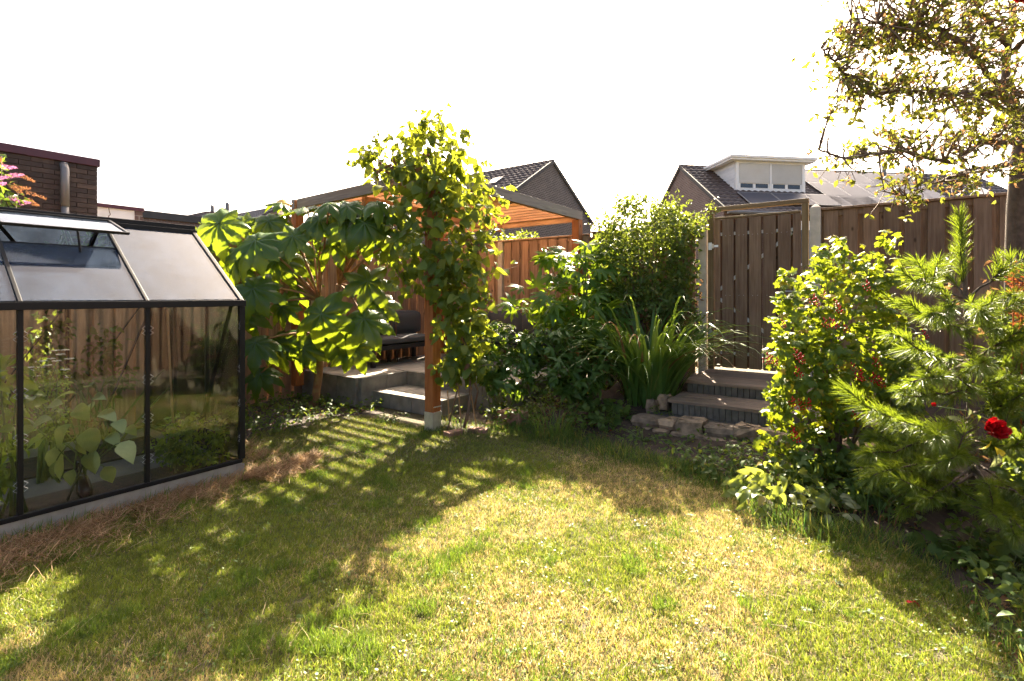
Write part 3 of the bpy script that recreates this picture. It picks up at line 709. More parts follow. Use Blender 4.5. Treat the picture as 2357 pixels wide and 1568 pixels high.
def beam(a, b, axis, out_sign, nm='beam', ext=0.06, mats=None, off=0.0, w=BW, hh=BH):
    a, b = Vector(a), Vector(b); d = (b - a).normalized(); a2, b2 = a - d * ext, b + d * ext
    side = Vector((0, out_sign, 0)) if axis == 0 else Vector((out_sign, 0, 0))
    q = [a2 - side * w / 2, a2 + side * w / 2, b2 + side * w / 2, b2 - side * w / 2]
    vs = [p + Vector((0, 0, -hh)) for p in q] + q
    m_ = MB(); m_.add(vs, MB.BOXF)
    # faces: 0 bottom, 1 top, 2.. sides; side index 3 is the outer one (q1-q2)
    m_.m = [0, 1, 1, 1, 1, 0] if mats is None else [0] * 6
    gm = [M['beam_u'], M['beam_grey_u']] if axis == 0 else [M['beam_v'], M['beam_grey_v']]
    return m_.build(nm, gm, per, bevel=0.003)
beam(Vector(CF) + Vector((0, -0.03, 0)), Vector(CR) + Vector((0, -0.03, 0)), 0, -1, ext=0.05)
beam(Vector(CF) + Vector((0, 0.012, -0.0)) , Vector(CL) + Vector((0, -0.04, 0)), 1, -1, ext=-0.0)
beam(Vector(CL) + Vector((0, 0.02, -0.004)), Vector(CB) + Vector((0, 0.02, -0.004)), 0, 1)
beam(Vector(CR) + Vector((-0.02, 0.04, -0.03)), Vector(CB) + Vector((-0.02, -0.04, -0.03)), 1, 1, ext=-0.0)
MIDB = (4.2, 5.45, 2.785), (7.15, 5.42, 2.72)
beam(MIDB[0], MIDB[1], 0, 1, nm='middle_beam', ext=-0.03, mats=1, w=0.06, hh=0.12)
ns = 16
for k in range(ns):
    t = (k + 0.6) / ns
    a = Vector(CF).lerp(Vector(CR), t); b = Vector(CL).lerp(Vector(CB), t)
    m_ = MB(); m_.bar((a.x, a.y + 0.01, a.z - 0.045), (b.x, b.y - 0.03, b.z - 0.045), 0.036, 0.075)
    m_.build('slat', M['beam_v'], per)

# ---------------------------------------------------------------- fences
FU, FV = 7.30, 7.05
def board_mesh(name, w, h, mat, axis_u, th=0.016):
    m_ = MB()
    if axis_u: m_.box((0, 0, 0), (w, th, h))      # board plane contains u
    else: m_.box((0, 0, 0), (th, w, h))
    me = m_.mesh(name, mat); return me
def board_fence(label, along, fixed, a, b, z0, z1, mat, sgn, period=0.19, bw=0.142, capmat=None, group=None, posts=(), railz=True):
    """hit-and-miss boards; along 'v' or 'u'; fixed: the front face; sgn: side of the back boards"""
    n = int(round((b - a) / period)); period = (b - a) / n
    org = (fixed, a, z0) if along == 'v' else (a, fixed, z0)
    f = thing('board_fence', label, 'fence', org, group)
    bm_f = board_mesh('fence_board', bw, z1 - z0 - 0.02, mat, along == 'u'); bm_b = board_mesh('fence_back_board', bw, z1 - z0 - 0.07, mat, along == 'u')
    for k in range(n):
        s0 = a + k * period + (period - bw) / 2; j = random.uniform(-0.004, 0.004); tilt = random.uniform(-0.004, 0.004)
        R = Matrix.Rotation(tilt, 3, 'X' if along == 'v' else 'Y')
        if along == 'v':
            put('board', bm_f, f, (fixed + j, s0, z0 + random.uniform(-0.008, 0.002)), R, 1); put('back_board', bm_b, f, (fixed + sgn * 0.036, s0 + period / 2, z0 + random.uniform(-0.01, 0)), R, 1)
        else:
            put('board', bm_f, f, (s0, fixed + j, z0 + random.uniform(-0.008, 0.002)), R, 1); put('back_board', bm_b, f, (s0 + period / 2, fixed + sgn * 0.036, z0 + random.uniform(-0.01, 0)), R, 1)
    def seg(nm, zc, hh, w, off, m_):
        q = MB()
        if along == 'v': q.box((fixed + off - w / 2, a - 0.01, zc - hh / 2), (fixed + off + w / 2, b + 0.01, zc + hh / 2))
        else: q.box((a - 0.01, fixed + off - w / 2, zc - hh / 2), (b + 0.01, fixed + off + w / 2, zc + hh / 2))
        q.build(nm, m_, f, bevel=0.003)
    seg('cap_rail', z1 - 0.004, 0.028, 0.085, sgn * 0.02, capmat or mat)
    for rz in (z1 - 0.055, (z0 + z1) / 2, z0 + 0.25): seg('rail', rz, 0.075, 0.018, sgn * 0.0265, mat)
    for s in posts:
        q = MB(); w = 0.10
        if along == 'v': q.box((fixed - 0.035, s - w / 2, 0.0), (fixed + 0.065, s + w / 2, z1 - 0.02))
        else: q.box((s - w / 2, fixed - 0.035, 0.0), (s + w / 2, fixed + 0.065, z1 - 0.02))
        q.build('concrete_post', M['concrete'], f, bevel=0.012)
    return f
board_fence('warm brown board fence behind the pergola and the grey sofa', 'v', FU, 3.80, 7.0, 0.20, 2.47, M['fence_warm'], 1, posts=(5.55,))
board_fence('brown board fence along the side of the terrace', 'u', FV, 3.06, 7.26, 0.0, 2.42, M['fence_warm'], 1, posts=(4.55,))
board_fence('lower brown board fence running behind the greenhouse', 'u', FV, -2.6, 3.0, 0.0, 2.05, M['fence_warm'], 1, posts=(2.6, 0.7))
board_fence('board fence hidden behind the climbing shrub next to the gate', 'v', FU, 2.12, 3.74, 0.28, 2.50, M['fence_grey'], 1)
board_fence('weathered board fence between the gate and the tree trunk', 'v', FU, -2.9, 0.62, 0.38, 2.555, M['fence_grey'], 1, period=0.2, bw=0.145, posts=(-1.2,))
board_fence('long board fence on the far side of the lawn facing the greenhouse', 'u', -3.1, -3.5, 7.2, 0.0, 1.9, M['fence_dark'], -1)

# concrete gate posts
def cpost(v, w, ztop, label):
    m_ = MB(); u0, u1 = FU - 0.05, FU + 0.06; h_ = w / 2
    m_.box((u0, v - h_, 0.2), (u1, v + h_, ztop - 0.045))
    cx_, cy_ = (u0 + u1) / 2, v
    m_.add([(u0, v - h_, ztop - 0.045), (u1, v - h_, ztop - 0.045), (u1, v + h_, ztop - 0.045), (u0, v + h_, ztop - 0.045), (cx_, cy_, ztop)], [(0, 1, 4), (1, 2, 4), (2, 3, 4), (3, 0, 4)])
    m_.build('concrete_post', M['concrete'], org=(FU, v, 0.2), bevel=0.008, label=label, cat='post', group='concrete gate posts')
cpost(2.035, 0.105, 2.53, 'pale concrete post on the hinge side of the gate')
cpost(0.685, 0.115, 2.625, 'pale concrete post with pointed top between the gate and the fence')

gate = thing('garden_gate', 'closed board gate in a timber frame at the top of the steps', 'gate', (FU, 1.35, 0.5))
G0, G1 = 0.845, 1.875      # leaf
for nm, a, b in (('frame_jamb', (FU - 0.035, G1 + 0.012, 0.46), (FU + 0.035, G1 + 0.085, 2.64)), ('frame_jamb', (FU - 0.035, G0 - 0.085, 0.46), (FU + 0.035, G0 - 0.014, 2.64))):
    m_ = MB(); m_.box(a, b); m_.build(nm, M['frame_wood'], gate, bevel=0.004)
m_ = MB(); m_.box((FU - 0.036, G0 - 0.09, 2.643), (FU + 0.036, G1 + 0.09, 2.70)); m_.build('frame_head', M['frame_wood_v'], gate, bevel=0.004)
m_ = MB(); m_.box((FU - 0.03, G0, 2.535), (FU + 0.04, G1, 2.56)); m_.build('gate_cap', M['frame_wood_v'], gate, bevel=0.003)
bw = [0.075, 0.145, 0.145, 0.145, 0.145, 0.145, 0.085]; gap = (G1 - G0 - sum(bw)) / 6.0; s = G1
gaps = []
for k, w in enumerate(bw):
    m_ = MB(); m_.box((FU - 0.022 + random.uniform(-0.002, 0.002), s - w, 0.525 + random.uniform(0, 0.006)), (FU - 0.004, s, 2.53)); bo = m_.build('board', M['fence_grey'], gate, bevel=0.002)
    if 0 < k < 6:
        for zz in (0.75, 1.5, 2.3):
            q = MB()
            for ss in (0.3, 0.7): q.ball((FU - 0.0245, s - w * ss, zz), 0.004, 6)
            q.build('screw', M['steel'], bo)
    s -= w
    if k < 6: gaps.append((s - gap, s)); s -= gap
for k in range(7):
    c_ = G1 - (k + 0.5) * (G1 - G0) / 7
    m_ = MB(); m_.box((FU + 0.030, c_ - 0.071, 0.535), (FU + 0.044, c_ + 0.071, 2.525)); m_.build('back_board', M['fence_dark'], gate)
m_ = MB()
for z in (0.72, 2.33): m_.box((FU + 0.0, G0 + 0.02, z - 0.02), (FU + 0.026, G1 - 0.02, z + 0.02))
m_.bar((FU + 0.012, G1 - 0.06, 1.58), (FU + 0.012, G0 + 0.1, 2.29), 0.024, 0.04, up=(0, 0, 1)); m_.bar((FU + 0.012, G1 - 0.06, 1.45), (FU + 0.012, G0 + 0.1, 0.78), 0.024, 0.04, up=(0, 0, 1))
m_.build('steel_brace', M['brace'], gate)
for z in (2.17, 0.98):
    m_ = MB(); m_.box((FU - 0.043, G1 + 0.03, z - 0.05), (FU - 0.0355, G1 + 0.075, z + 0.05)); m_.box((FU - 0.03, G1 - 0.05, z - 0.015), (FU - 0.0245, G1 + 0.01, z + 0.015)); m_.tube([(FU - 0.045, G1 + 0.015, z - 0.03), (FU - 0.045, G1 + 0.015, z + 0.03)], 0.013, 8); m_.build('hinge', M['steel'], gate)
m_ = MB(); m_.box((FU - 0.033, G0 + 0.035, 1.42), (FU - 0.0245, G0 + 0.075, 1.62)); m_.tube([(FU - 0.03, G0 + 0.055, 1.55), (FU - 0.075, G0 + 0.055, 1.55), (FU - 0.078, G0 + 0.16, 1.55)], 0.008, 6); m_.build('handle', M['steel'], gate)

# ---------------------------------------------------------------- steps up to the gate
steps = thing('garden_steps', 'two wide grey steps with wooden treads below the gate', 'steps', (5.6, 1.2, 0.2))
def flight(u0, u1, va, vb, z, zlow, np_):
    n = int(round((u1 - u0) / 0.145)); w = (u1 - u0) / n
    for k in range(n):
        m_ = MB(); m_.box((u0 + k * w + 0.003, va, z - 0.035), (u0 + (k + 1) * w - 0.003, vb, z + random.uniform(-0.003, 0.003))); m_.build('tread', M['tread'], steps, bevel=0.004)
    k2 = int((vb - va) / 0.062)
    me = MB(); me.box((0, 0.003, 0), (0.05, 0.059, z - 0.037 - zlow)); me = me.mesh('palisade', M['riser'])
    for k in range(k2): put('riser_block', me, steps, (u0 + 0.006 + random.uniform(-0.004, 0.004), va + k * 0.062, zlow), Matrix.Identity(3), 1)
flight(5.56, 6.10, -0.1, 1.93, 0.36, 0.16, 20)
flight(6.10, 7.24, -0.1, 1.93, 0.50, 0.33, 20)
mb = MB(); mb.add([(5.30, 0.0, 0.20), (5.60, 0.0, 0.205), (5.60, 2.1, 0.205), (5.30, 2.1, 0.19)], [(0, 1, 2, 3)])
mb.build('gravel_strip', M['gravel'], org=(0, 0, 0), kind='structure')

# rubble stones that hold the bed in front of the steps
def stone_mesh(seed, dx, dy, dz):
    r_ = random.Random(seed); m_ = MB(); n, rows = 9, 6; vs = []; fs = []
    def p(ph, t):
        c_, s_ = math.cos(ph), math.sin(ph); sp = lambda x: math.copysign(abs(x) ** 0.38, x)
        return (dx / 2 * sp(c_) * sp(math.cos(t)), dy / 2 * sp(c_) * sp(math.sin(t)), dz / 2 * sp(s_))
    for i in range(rows + 1):
        for k in range(n):
            x, y, z = p(-math.pi / 2 + math.pi * i / rows, 2 * math.pi * k / n + 0.3); j = 0.16
            vs.append((x * (1 + r_.uniform(-j, j)), y * (1 + r_.uniform(-j, j)), z * (1 + r_.uniform(-j, j)) + dz / 2))
    for i in range(rows):
        for k in range(n): k2 = (k + 1) % n; fs.append((i * n + k, i * n + k2, (i + 1) * n + k2, (i + 1) * n + k))
    m_.add(vs, fs); return m_.mesh('rubble_stone', M['stone'], smooth=False)
wallr = thing('stone_edging', 'low dry-stone edging below the gate steps', 'stone edging', (5.35, 1.2, 0))
v = 2.2; k = 0
while v > -0.1:
    w = random.uniform(0.17, 0.34)
    put('stone', stone_mesh(k, 0.26, w * 1.06, random.uniform(0.10, 0.15)), wallr, (5.33 + random.uniform(-0.03, 0.03), v - w / 2, 0.10), Matrix.Rotation(random.uniform(-0.15, 0.15), 3, 'Z'), 1)
    w2 = w * random.uniform(0.8, 1.1)
    put('stone', stone_mesh(k + 50, 0.24, w2, 0.14), wallr, (5.27 + random.uniform(-0.03, 0.03), v - w / 2 + 0.05, -0.02), Matrix.Rotation(random.uniform(-0.15, 0.15), 3, 'Z'), 1)
    v -= w * 0.96; k += 1
for (u_, v_, z_, d_) in ((5.75, 2.02, 0.2, 0.2), (6.0, 2.05, 0.33, 0.22), (5.6, 2.12, 0.16, 0.16)): put('stone', stone_mesh(int(u_ * 90), d_, d_ * 0.7, 0.17), wallr, (u_, v_, z_), Matrix.Identity(3), 1)

# bricks round the vine's planting hole
me = MB(); me.box((-0.105, -0.05, 0), (0.105, 0.05, 0.05)); me = me.mesh('border_brick', M['brick_red'])
brs = [(1045, 996, 8), (1100, 990, 68), (1140, 977, 66)]
names = ['reddish edging brick lying nearest the pergola post', 'reddish edging brick lying in the middle of the planting hole rim', 'reddish edging brick at the planting hole end nearest the peony']
for (x, y, a), lb in zip(brs, names):
    u, v = pg(x, y, 0.03)
    o = link('edging_brick', me, org=(u, v, 0.0), label=lb, cat='brick', group='edging bricks by the vine'); o.rotation_euler = (0.03, 0.02, ANG - rad(a))
m_ = MB(); c_ = pg(1180, 968, 0.05); m_.box((c_[0] - 0.1, c_[1] - 0.16, 0), (c_[0] + 0.1, c_[1] + 0.16, 0.16)); m_.build('stone_block', M['brick_red'], org=(c_[0], c_[1], 0), bevel=0.01, label='reddish block half hidden under the peony leaves', cat='block')

# ---------------------------------------------------------------- lounge sofas
def cushion(mb_, a, b, puff=0.03, n=6):
    (x0, y0, z0), (x1, y1, z1) = a, b
    c = Vector(((x0 + x1) / 2, (y0 + y1) / 2, (z0 + z1) / 2)); h_ = Vector(((x1 - x0) / 2, (y1 - y0) / 2, (z1 - z0) / 2))
    for ax in range(3):
        for sg in (-1, 1):
            vs = []; o1, o2 = (ax + 1) % 3, (ax + 2) % 3
            for i in range(n + 1):
                for j in range(n + 1):
                    q = [0, 0, 0]; q[ax] = sg; q[o1] = -1 + 2 * i / n; q[o2] = -1 + 2 * j / n
                    pz = [q[m2] * h_[m2] for m2 in range(3)]
                    f = (1 - q[o1] ** 2) * (1 - q[o2] ** 2); pz[ax] += sg * puff * f
                    for m2 in range(3):      # round the edges
                        e = max(abs(q[(m2 + 1) % 3]), abs(q[(m2 + 2) % 3])) ** 8
                        pz[m2] -= q[m2] * min(0.025, h_[m2] * 0.3) * e * (abs(q[m2]) ** 4)
                    vs.append((c.x + pz[0], c.y + pz[1], c.z + pz[2]))
            fs = []
            for i in range(n):
                for j in range(n):
                    a_ = i * (n + 1) + j; f = (a_, a_ + n + 1, a_ + n + 2, a_ + 1); fs.append(f if sg > 0 else f[::-1])
            mb_.add(vs, fs)
def sofa(label, along, a, b, back, front, z=TZ + 0.002):
    org = ((a + b) / 2, (back + front) / 2, z) if along == 'u' else ((back + front) / 2, (a + b) / 2, z)
    s_ = thing('lounge_sofa', label, 'sofa', org, 'lounge sofas on the terrace')
    sg = 1 if back > front else -1
    def B(m_, p0, p1, q0, q1, z0, z1, cus=None):
        q0, q1 = min(q0, q1), max(q0, q1)
        A_, B_ = ((p0, q0, z0), (p1, q1, z1)) if along == 'u' else ((q0, p0, z0), (q1, p1, z1))
        if cus: cushion(m_, A_, B_, cus)
        else: m_.box(A_, B_)
    for p in (a, b - 0.06):
        for q in (front, back - sg * 0.06):
            m_ = MB(); B(m_, p, p + 0.06, q, q + sg * 0.06, z, z + 0.25); m_.build('leg', M['sofa_frame'], s_, bevel=0.003)
    m_ = MB(); B(m_, a, b, front, back, z + 0.25, z + 0.32); m_.build('seat_frame', M['sofa_frame'], s_, bevel=0.003)
    m_ = MB(); B(m_, a, b, back - sg * 0.05, back, z + 0.32, z + 0.66); m_.build('back_frame', M['sofa_frame'], s_, bevel=0.003)
    n = max(1, int(round((b - a) / 0.75))); w = (b - a) / n
    m_ = MB(); B(m_, a + 0.01, b - 0.01, front + sg * 0.01, back - sg * 0.06, z + 0.322, z + 0.44, 0.012); m_.build('seat_cushion', M['cushion'], s_, smooth=True)
    for k in range(n):
        m_ = MB(); B(m_, a + k * w + 0.012, a + (k + 1) * w - 0.012, back - sg * 0.07, back - sg * 0.21, z + 0.446, z + 0.83, 0.018)
        o = m_.build('back_cushion', M['cushion'], s_, smooth=True)
sofa('grey lounge sofa against the side fence, left of the pergola post', 'u', 5.05, 6.52, 6.95, 6.28)
sofa('grey lounge sofa against the back fence, right of the pergola post', 'v', 4.2, 6.2, 7.16, 6.55)
# sun-bleached panel and meter box on the fence
m_ = MB(); p = px(640, 660, 7.4); m_.box((3.75, 7.0, 1.5), (3.95, 7.045, 1.80)); m_.build('wall_box', M['sofa_frame'], org=(3.85, 7.0, 1.5), bevel=0.005, label='small dark box hanging on the fence behind the rice-paper plant', cat='box')

# ---------------------------------------------------------------- greenhouse
U1, U0, V0, V1 = 2.11, -0.57, 4.29, 6.21
ZB, ZE, ZR = 0.125, 1.44, 2.12; VM = (V0 + V1) / 2; BAY = (U1 - U0) / 4
gh = thing('greenhouse', 'black framed glass greenhouse with an open roof vent', 'greenhouse', ((U0 + U1) / 2, VM, 0))
def gbox(nm, a, b, m='black_metal', bev=0.003):
    m_ = MB(); m_.box(a, b); return m_.build(nm, M[m], gh, bevel=bev)
gbox('plinth', (U0, V0 - 0.012, 0), (U1, V0 + 0.012, ZB), 'galv'); gbox('plinth', (U0, V1 - 0.012, 0), (U1, V1 + 0.012, ZB), 'galv')
gbox('plinth', (U1 - 0.012, V0 + 0.013, 0), (U1 + 0.012, V1 - 0.013, ZB), 'galv'); gbox('plinth', (U0 - 0.012, V0 + 0.013, 0), (U0 + 0.012, V1 - 0.013, ZB), 'galv')
gbox('plinth_corner', (U1 - 0.05, V0 - 0.016, 0.0), (U1 + 0.016, V0 - 0.0125, ZB - 0.008), 'galv')
for vv in (V0, V1):
    gbox('sill_rail', (U0, vv - 0.02, ZB), (U1, vv + 0.02, ZB + 0.03)); gbox('eave_rail', (U0 - 0.02, vv - 0.035, ZE - 0.03), (U1 + 0.02, vv + 0.03, ZE + 0.02))
for uu in (U0, U1): gbox('sill_rail', (uu - 0.02, V0 + 0.021, ZB), (uu + 0.02, V1 - 0.021, ZB + 0.03)); 
gbox('gable_rail', (U1 - 0.015, V0 + 0.03, ZE - 0.02), (U1 + 0.015, V1 - 0.03, ZE + 0.012))
for k in range(5):
    uu = U0 + k * BAY
    for vv in (V0, V1):
        w = 0.022 if k in (0, 4) else 0.014
        gbox('wall_bar', (uu - w, vv - 0.017, ZB + 0.03), (uu + w, vv + 0.022, ZE - 0.03))
    for sg, vv in ((-1, V0), (1, V1)):
        m_ = MB(); w = 0.032 if k in (0, 4) else 0.022
        m_.bar((uu, vv, ZE + 0.012), (uu, VM, ZR), w, 0.03); m_.build('roof_bar', M['black_metal'], gh, bevel=0.003)
gbox('ridge', (U0 - 0.03, VM - 0.035, ZR - 0.015), (U1 + 0.03, VM + 0.035, ZR + 0.028))
m_ = MB(); m_.box((U0 - 0.03, VM - 0.075, ZR - 0.05), (U1 + 0.03, VM - 0.0365, ZR - 0.015)); m_.build('ridge_flange', M['black_metal'], gh, bevel=0.003)
for vv in (V0 + 0.62, V0 + 1.3): gbox('gable_post', (U1 - 0.015, vv - 0.015, ZB + 0.03), (U1 + 0.015, vv + 0.015, ZE + (ZR - ZE) * 0.6))
def brace(p, q):
    m_ = MB(); m_.bar(p, q, 0.006, 0.028, up=(0, 1, 0)); m_.build('brace', M['black_metal'], gh)
brace((U0 + 3.05 * BAY, V0 + 0.04, ZE - 0.03), (U0 + 2.35 * BAY, V0 + 0.045, ZB + 0.03)); brace((U0 + 3.9 * BAY, V1 - 0.04, ZE), (U0 + 3.0 * BAY, V1 - 0.045, 0.5)); brace((U0 + 3.0 * BAY, V1 - 0.04, ZE), (U0 + 1.9 * BAY, V1 - 0.045, 0.25)); brace((U0 + 2.0 * BAY, V1 - 0.04, ZE), (U0 + 1.1 * BAY, V1 - 0.045, 0.25))
m_ = MB(); m_.bar((U1 - 0.03, V0 + 0.1, ZE), (U1 - 0.03, V0 + 0.75, ZB + 0.05), 0.006, 0.03, up=(1, 0, 0)); m_.build('brace', M['black_metal'], gh)
m_ = MB(); m_.bar((U1 - 0.6, VM - 0.05, ZR - 0.08), (U1 - 0.02, V0 + 0.08, ZE + 0.02), 0.03, 0.006); m_.build('brace', M['black_metal'], gh)
m_ = MB(); m_.bar((U0 + 2.9 * BAY, V1 - 0.1, ZE + 0.05), (U0 + 2.1 * BAY, VM + 0.1, ZR - 0.08), 0.03, 0.006); m_.build('brace', M['black_metal'], gh)
sl = Vector((0, VM - V0, ZR - ZE)).normalized(); nrm = Vector((0, -sl.z, sl.y))
def slope_pt(u, t, off=0.0):   # t: 0 at the eave, 1 at the ridge, near slope
    return Vector((u, V0 + (VM - V0) * t, ZE + 0.012 + (ZR - ZE - 0.012) * t)) + nrm * off
def slab(nm, pts, th, mat, parent, n3):
    m_ = MB(); n3 = Vector(n3) * th; m_.hull8([p for p in pts] + [p + n3 for p in pts]); return m_.build(nm, mat, parent)
VENT_BAY = 2
for k in range(4):
    ua, ub = U0 + k * BAY + 0.012, U0 + (k + 1) * BAY - 0.012
    for vv in (V0, V1):
        m_ = MB(); m_.box((ua, vv - 0.006, ZB + 0.03), (ub, vv - 0.003, ZE - 0.03)); m_.build('wall_pane', M['pane'], gh)
    top = 0.62 if k == VENT_BAY else 0.97
    slab('roof_pane', [slope_pt(ua, 0.02), slope_pt(ub, 0.02), slope_pt(ub, top), slope_pt(ua, top)], 0.003, M['roof_pane'], gh, nrm)
    if k == VENT_BAY: m_ = MB(); m_.bar(slope_pt(ua, top), slope_pt(ub, top), 0.012, 0.014); m_.build('vent_bar', M['black_metal'], gh)
    f = lambda u, t: Vector((u, V1 + (VM - V1) * t, ZE + 0.012 + (ZR - ZE - 0.012) * t))
    slab('roof_pane', [f(ua, 0.02), f(ub, 0.02), f(ub, 0.97), f(ua, 0.97)], 0.003, M['roof_pane'], gh, (0, sl.z, sl.y))
for uu in (U1, U0):
    for va, vb in ((V0 + 0.02, V0 + 0.6), (V0 + 0.64, V0 + 1.28), (V0 + 1.32, V1 - 0.02)):
        m_ = MB(); m_.box((uu - 0.0015, va, ZB + 0.03), (uu + 0.0015, vb, ZE - 0.02)); m_.build('gable_pane', M['pane'], gh)
    m_ = MB(); m_.add([(uu, V0 + 0.05, ZE + 0.013), (uu, V1 - 0.05, ZE + 0.013), (uu, VM, ZR - 0.02)], [(0, 1, 2)]); m_.build('gable_pane', M['pane'], gh)
# opened vent: hinged at the ridge
ua, ub = U0 + VENT_BAY * BAY - 0.01, U0 + (VENT_BAY + 1) * BAY + 0.035
hp = slope_pt(0, 0.97, 0.02); vd = Vector((0, -math.cos(rad(17)), -math.sin(rad(17)))); vl = 0.46
vn = Vector((0, vd.z, -vd.y))
H = lambda u, t: Vector((u, hp.y, hp.z)) + vd * (vl * t)
vent = slab('roof_vent', [H(ub, 0.02), H(ua, 0.02), H(ua, 0.98), H(ub, 0.98)], 0.003, M['roof_pane'], gh, vn)
for p, q in ((H(ua, 0), H(ua, 1)), (H(ub, 0), H(ub, 1)), (H(ua, 1), H(ub, 1)), (H(ua, 0), H(ub, 0))):
    m_ = MB(); m_.bar(p, q, 0.02, 0.022, up=vn); m_.build('vent_frame', M['black_metal'], vent, bevel=0.002)
m_ = MB(); m_.bar(H((ua + ub) / 2 + 0.05, 0.96), slope_pt((ua + ub) / 2 + 0.09, 0.55, -0.06), 0.014, 0.006); m_.build('vent_stay', M['black_metal'], vent)
# wire glazing clips
clip = MB(); clip.tube([(0.016, 0, -0.035), (0.034, -0.004, -0.02), (0.014, 0, -0.004), (0.034, -0.004, 0.014), (0.016, 0, 0.03)], 0.0016, 4); cme = clip.mesh('glazing_clip', M['steel'])
for k in (2, 3, 4):
    for z in (0.33, 0.62, 0.9, 1.25):
        for sg in (1, -1):
            if k == 4 and sg == 1: continue
            put('glazing_clip', cme, gh, (U0 + k * BAY, V0 - 0.014, z), Matrix.Diagonal((sg, 1, 1)), 1)
mb = MB(); mb.box((U0 + 0.02, VM - 0.28, 0.0), (U1 - 0.02, VM + 0.28, 0.03)); mb.build('path_slab', M['slab'], org=(0.7, VM, 0), kind='structure')
mb = MB(); mb.box((U0 + 0.02, V0 + 0.02, 0.0), (U1 - 0.02, VM - 0.282, 0.045)); mb.box((U0 + 0.02, VM + 0.282, 0.0), (U1 - 0.02, V1 - 0.02, 0.045)); mb.build('greenhouse_soil', M['soil'], org=(0.7, VM, 0), kind='structure')

# ---------------------------------------------------------------- houses beyond the fences
def tiled(L, S, wt=0.30, ht=0.34):
    """pantile surface in x (along the eave) and y (up the slope), z out"""
    cols, rows = int(L / wt), int(S / ht); wt, ht = L / cols, S / rows; sub = 4
    xs = np.arange(cols * sub + 1) * wt / sub; ph = (np.arange(cols * sub + 1) % sub) / sub
    prof = np.array([0.0, 0.035, 0.045, 0.02])[np.arange(cols * sub + 1) % sub]
    V, F = [], []; nx = len(xs)
    for r in range(rows):
        for yy, dz in ((r * ht, 0.04), ((r + 1) * ht + 0.02, 0.0)):
            V.append(np.stack([xs, np.full(nx, yy), prof + dz], 1))
        a = (2 * r) * nx + np.arange(nx - 1); F.append(np.stack([a, a + 1, a + 1 + nx, a + nx], 1))
        if True:
            V.append(np.stack([xs, np.full(nx, r * ht), prof * 0 - 0.02], 1))
    V2 = np.concatenate(V); Fs = []
    for r in range(rows):
        b = 3 * nx * r; a = b + np.arange(nx - 1)
        Fs.append(np.stack([a, a + 1, a + 1 + nx, a + nx], 1)); Fs.append(np.stack([a + 2 * nx, a + 2 * nx + 1, a + 1, a], 1))
    return V2, Fs
def house(name, label, X, Y, dirdeg, L, half, ze, zr, brick, thing_kw={}):
    """ridge starts at (X, Y) and runs along dirdeg (angle from world +x); local x along ridge"""
    h = thing(name, label, 'house', (0, 0, 0), rot=rad(dirdeg), world_loc=(X, Y), **thing_kw)
    m_ = MB(); vs = []
    for x in (0, L): vs += [(x, -half, 0), (x, half, 0), (x, half, ze), (x, 0, zr - 0.03), (x, -half, ze)]
    m_.add(vs, [(0, 4, 3, 2, 1), (5, 6, 7, 8, 9), (0, 5, 9, 4), (1, 2, 7, 6), (3, 4, 9, 8), (2, 3, 8, 7)])
    m_.build('wall', M[brick], h)
    S = math.hypot(half + 0.25, (zr - ze) * (half + 0.25) / half); V, F = tiled(L + 0.1, S)
    sl_ = math.atan2(zr - ze, half)
    roofs = []
    for sg in (-1, 1):
        zc = zr - math.tan(sl_) * (half + 0.25) + 0.02
        if sg < 0: R = np.array([[1, 0, 0], [0, math.cos(sl_), -math.sin(sl_)], [0, math.sin(sl_), math.cos(sl_)]]); T = np.array([-0.05, -(half + 0.25), zc])
        else: R = np.array([[-1, 0, 0], [0, -math.cos(sl_), math.sin(sl_)], [0, math.sin(sl_), math.cos(sl_)]]); T = np.array([L + 0.05, half + 0.25, zc])
        me = np_mesh('roof_tiles', V @ R.T + T, F, M['roof_tile'], False)
        roofs.append(link('roof_tiles', me, h, kind='stuff'))
    m_ = MB(); m_.tube([(-0.06, 0, zr + 0.03), (L + 0.06, 0, zr + 0.03)], 0.09, 8); m_.build('ridge_cap', M['roof_tile'], h)
    for x in (-0.03, L + 0.03):
        for sg in (-1, 1):
            m_ = MB(); m_.bar((x, sg * (half + 0.25), ze - 0.10), (x, 0, zr - 0.02), 0.08, 0.16); m_.build('verge', M['dark_roofing'], h)
    return h, roofs
# row of houses behind the pergola, gable towards the right
ux = 54 + 90   # ridge runs along +v
X, Y = 1.98, 24.9
h1, r1 = house('row_house', 'dark brick gable house behind the pergola roof', X, Y, ux, 13.0, 4.0, 5.5, 8.0, 'brick_far')
def on_roof(x, d, half, ze, zr, off, sg):   # local point: d metres down from the ridge on side sg
    sl_ = math.atan2(zr - ze, half); return Vector((x, sg * (d - math.sin(sl_) * 0 ), zr - math.tan(sl_) * d)) + Vector((0, sg * math.sin(sl_), math.cos(sl_))) * off
m_ = MB(); c = on_roof(2.2, 1.7, 4, 5.5, 8, 0.10, 1); m_.bar(c + Vector((-0.3, 0, 0)), c + Vector((0.3, 0, 0)), 0.75, 0.10, up=(0, 0.53, 0.85)); m_.build('roof_vent', M['zinc'], h1)
for x, d in ((4.3, 0.7), (6.5, 1.2)):
    m_ = MB(); c = on_roof(x, d, 4, 5.5, 8, 0, 1); m_.tube([c, c + Vector((0, 0, 0.75))], 0.09, 8); m_.tube([c + Vector((0, 0, 0.75)), c + Vector((0, 0, 1.05)), c + Vector((0, 0, 1.15))], [0.13, 0.1, 0.03], 8); m_.build('flue', M['zinc'], h1)
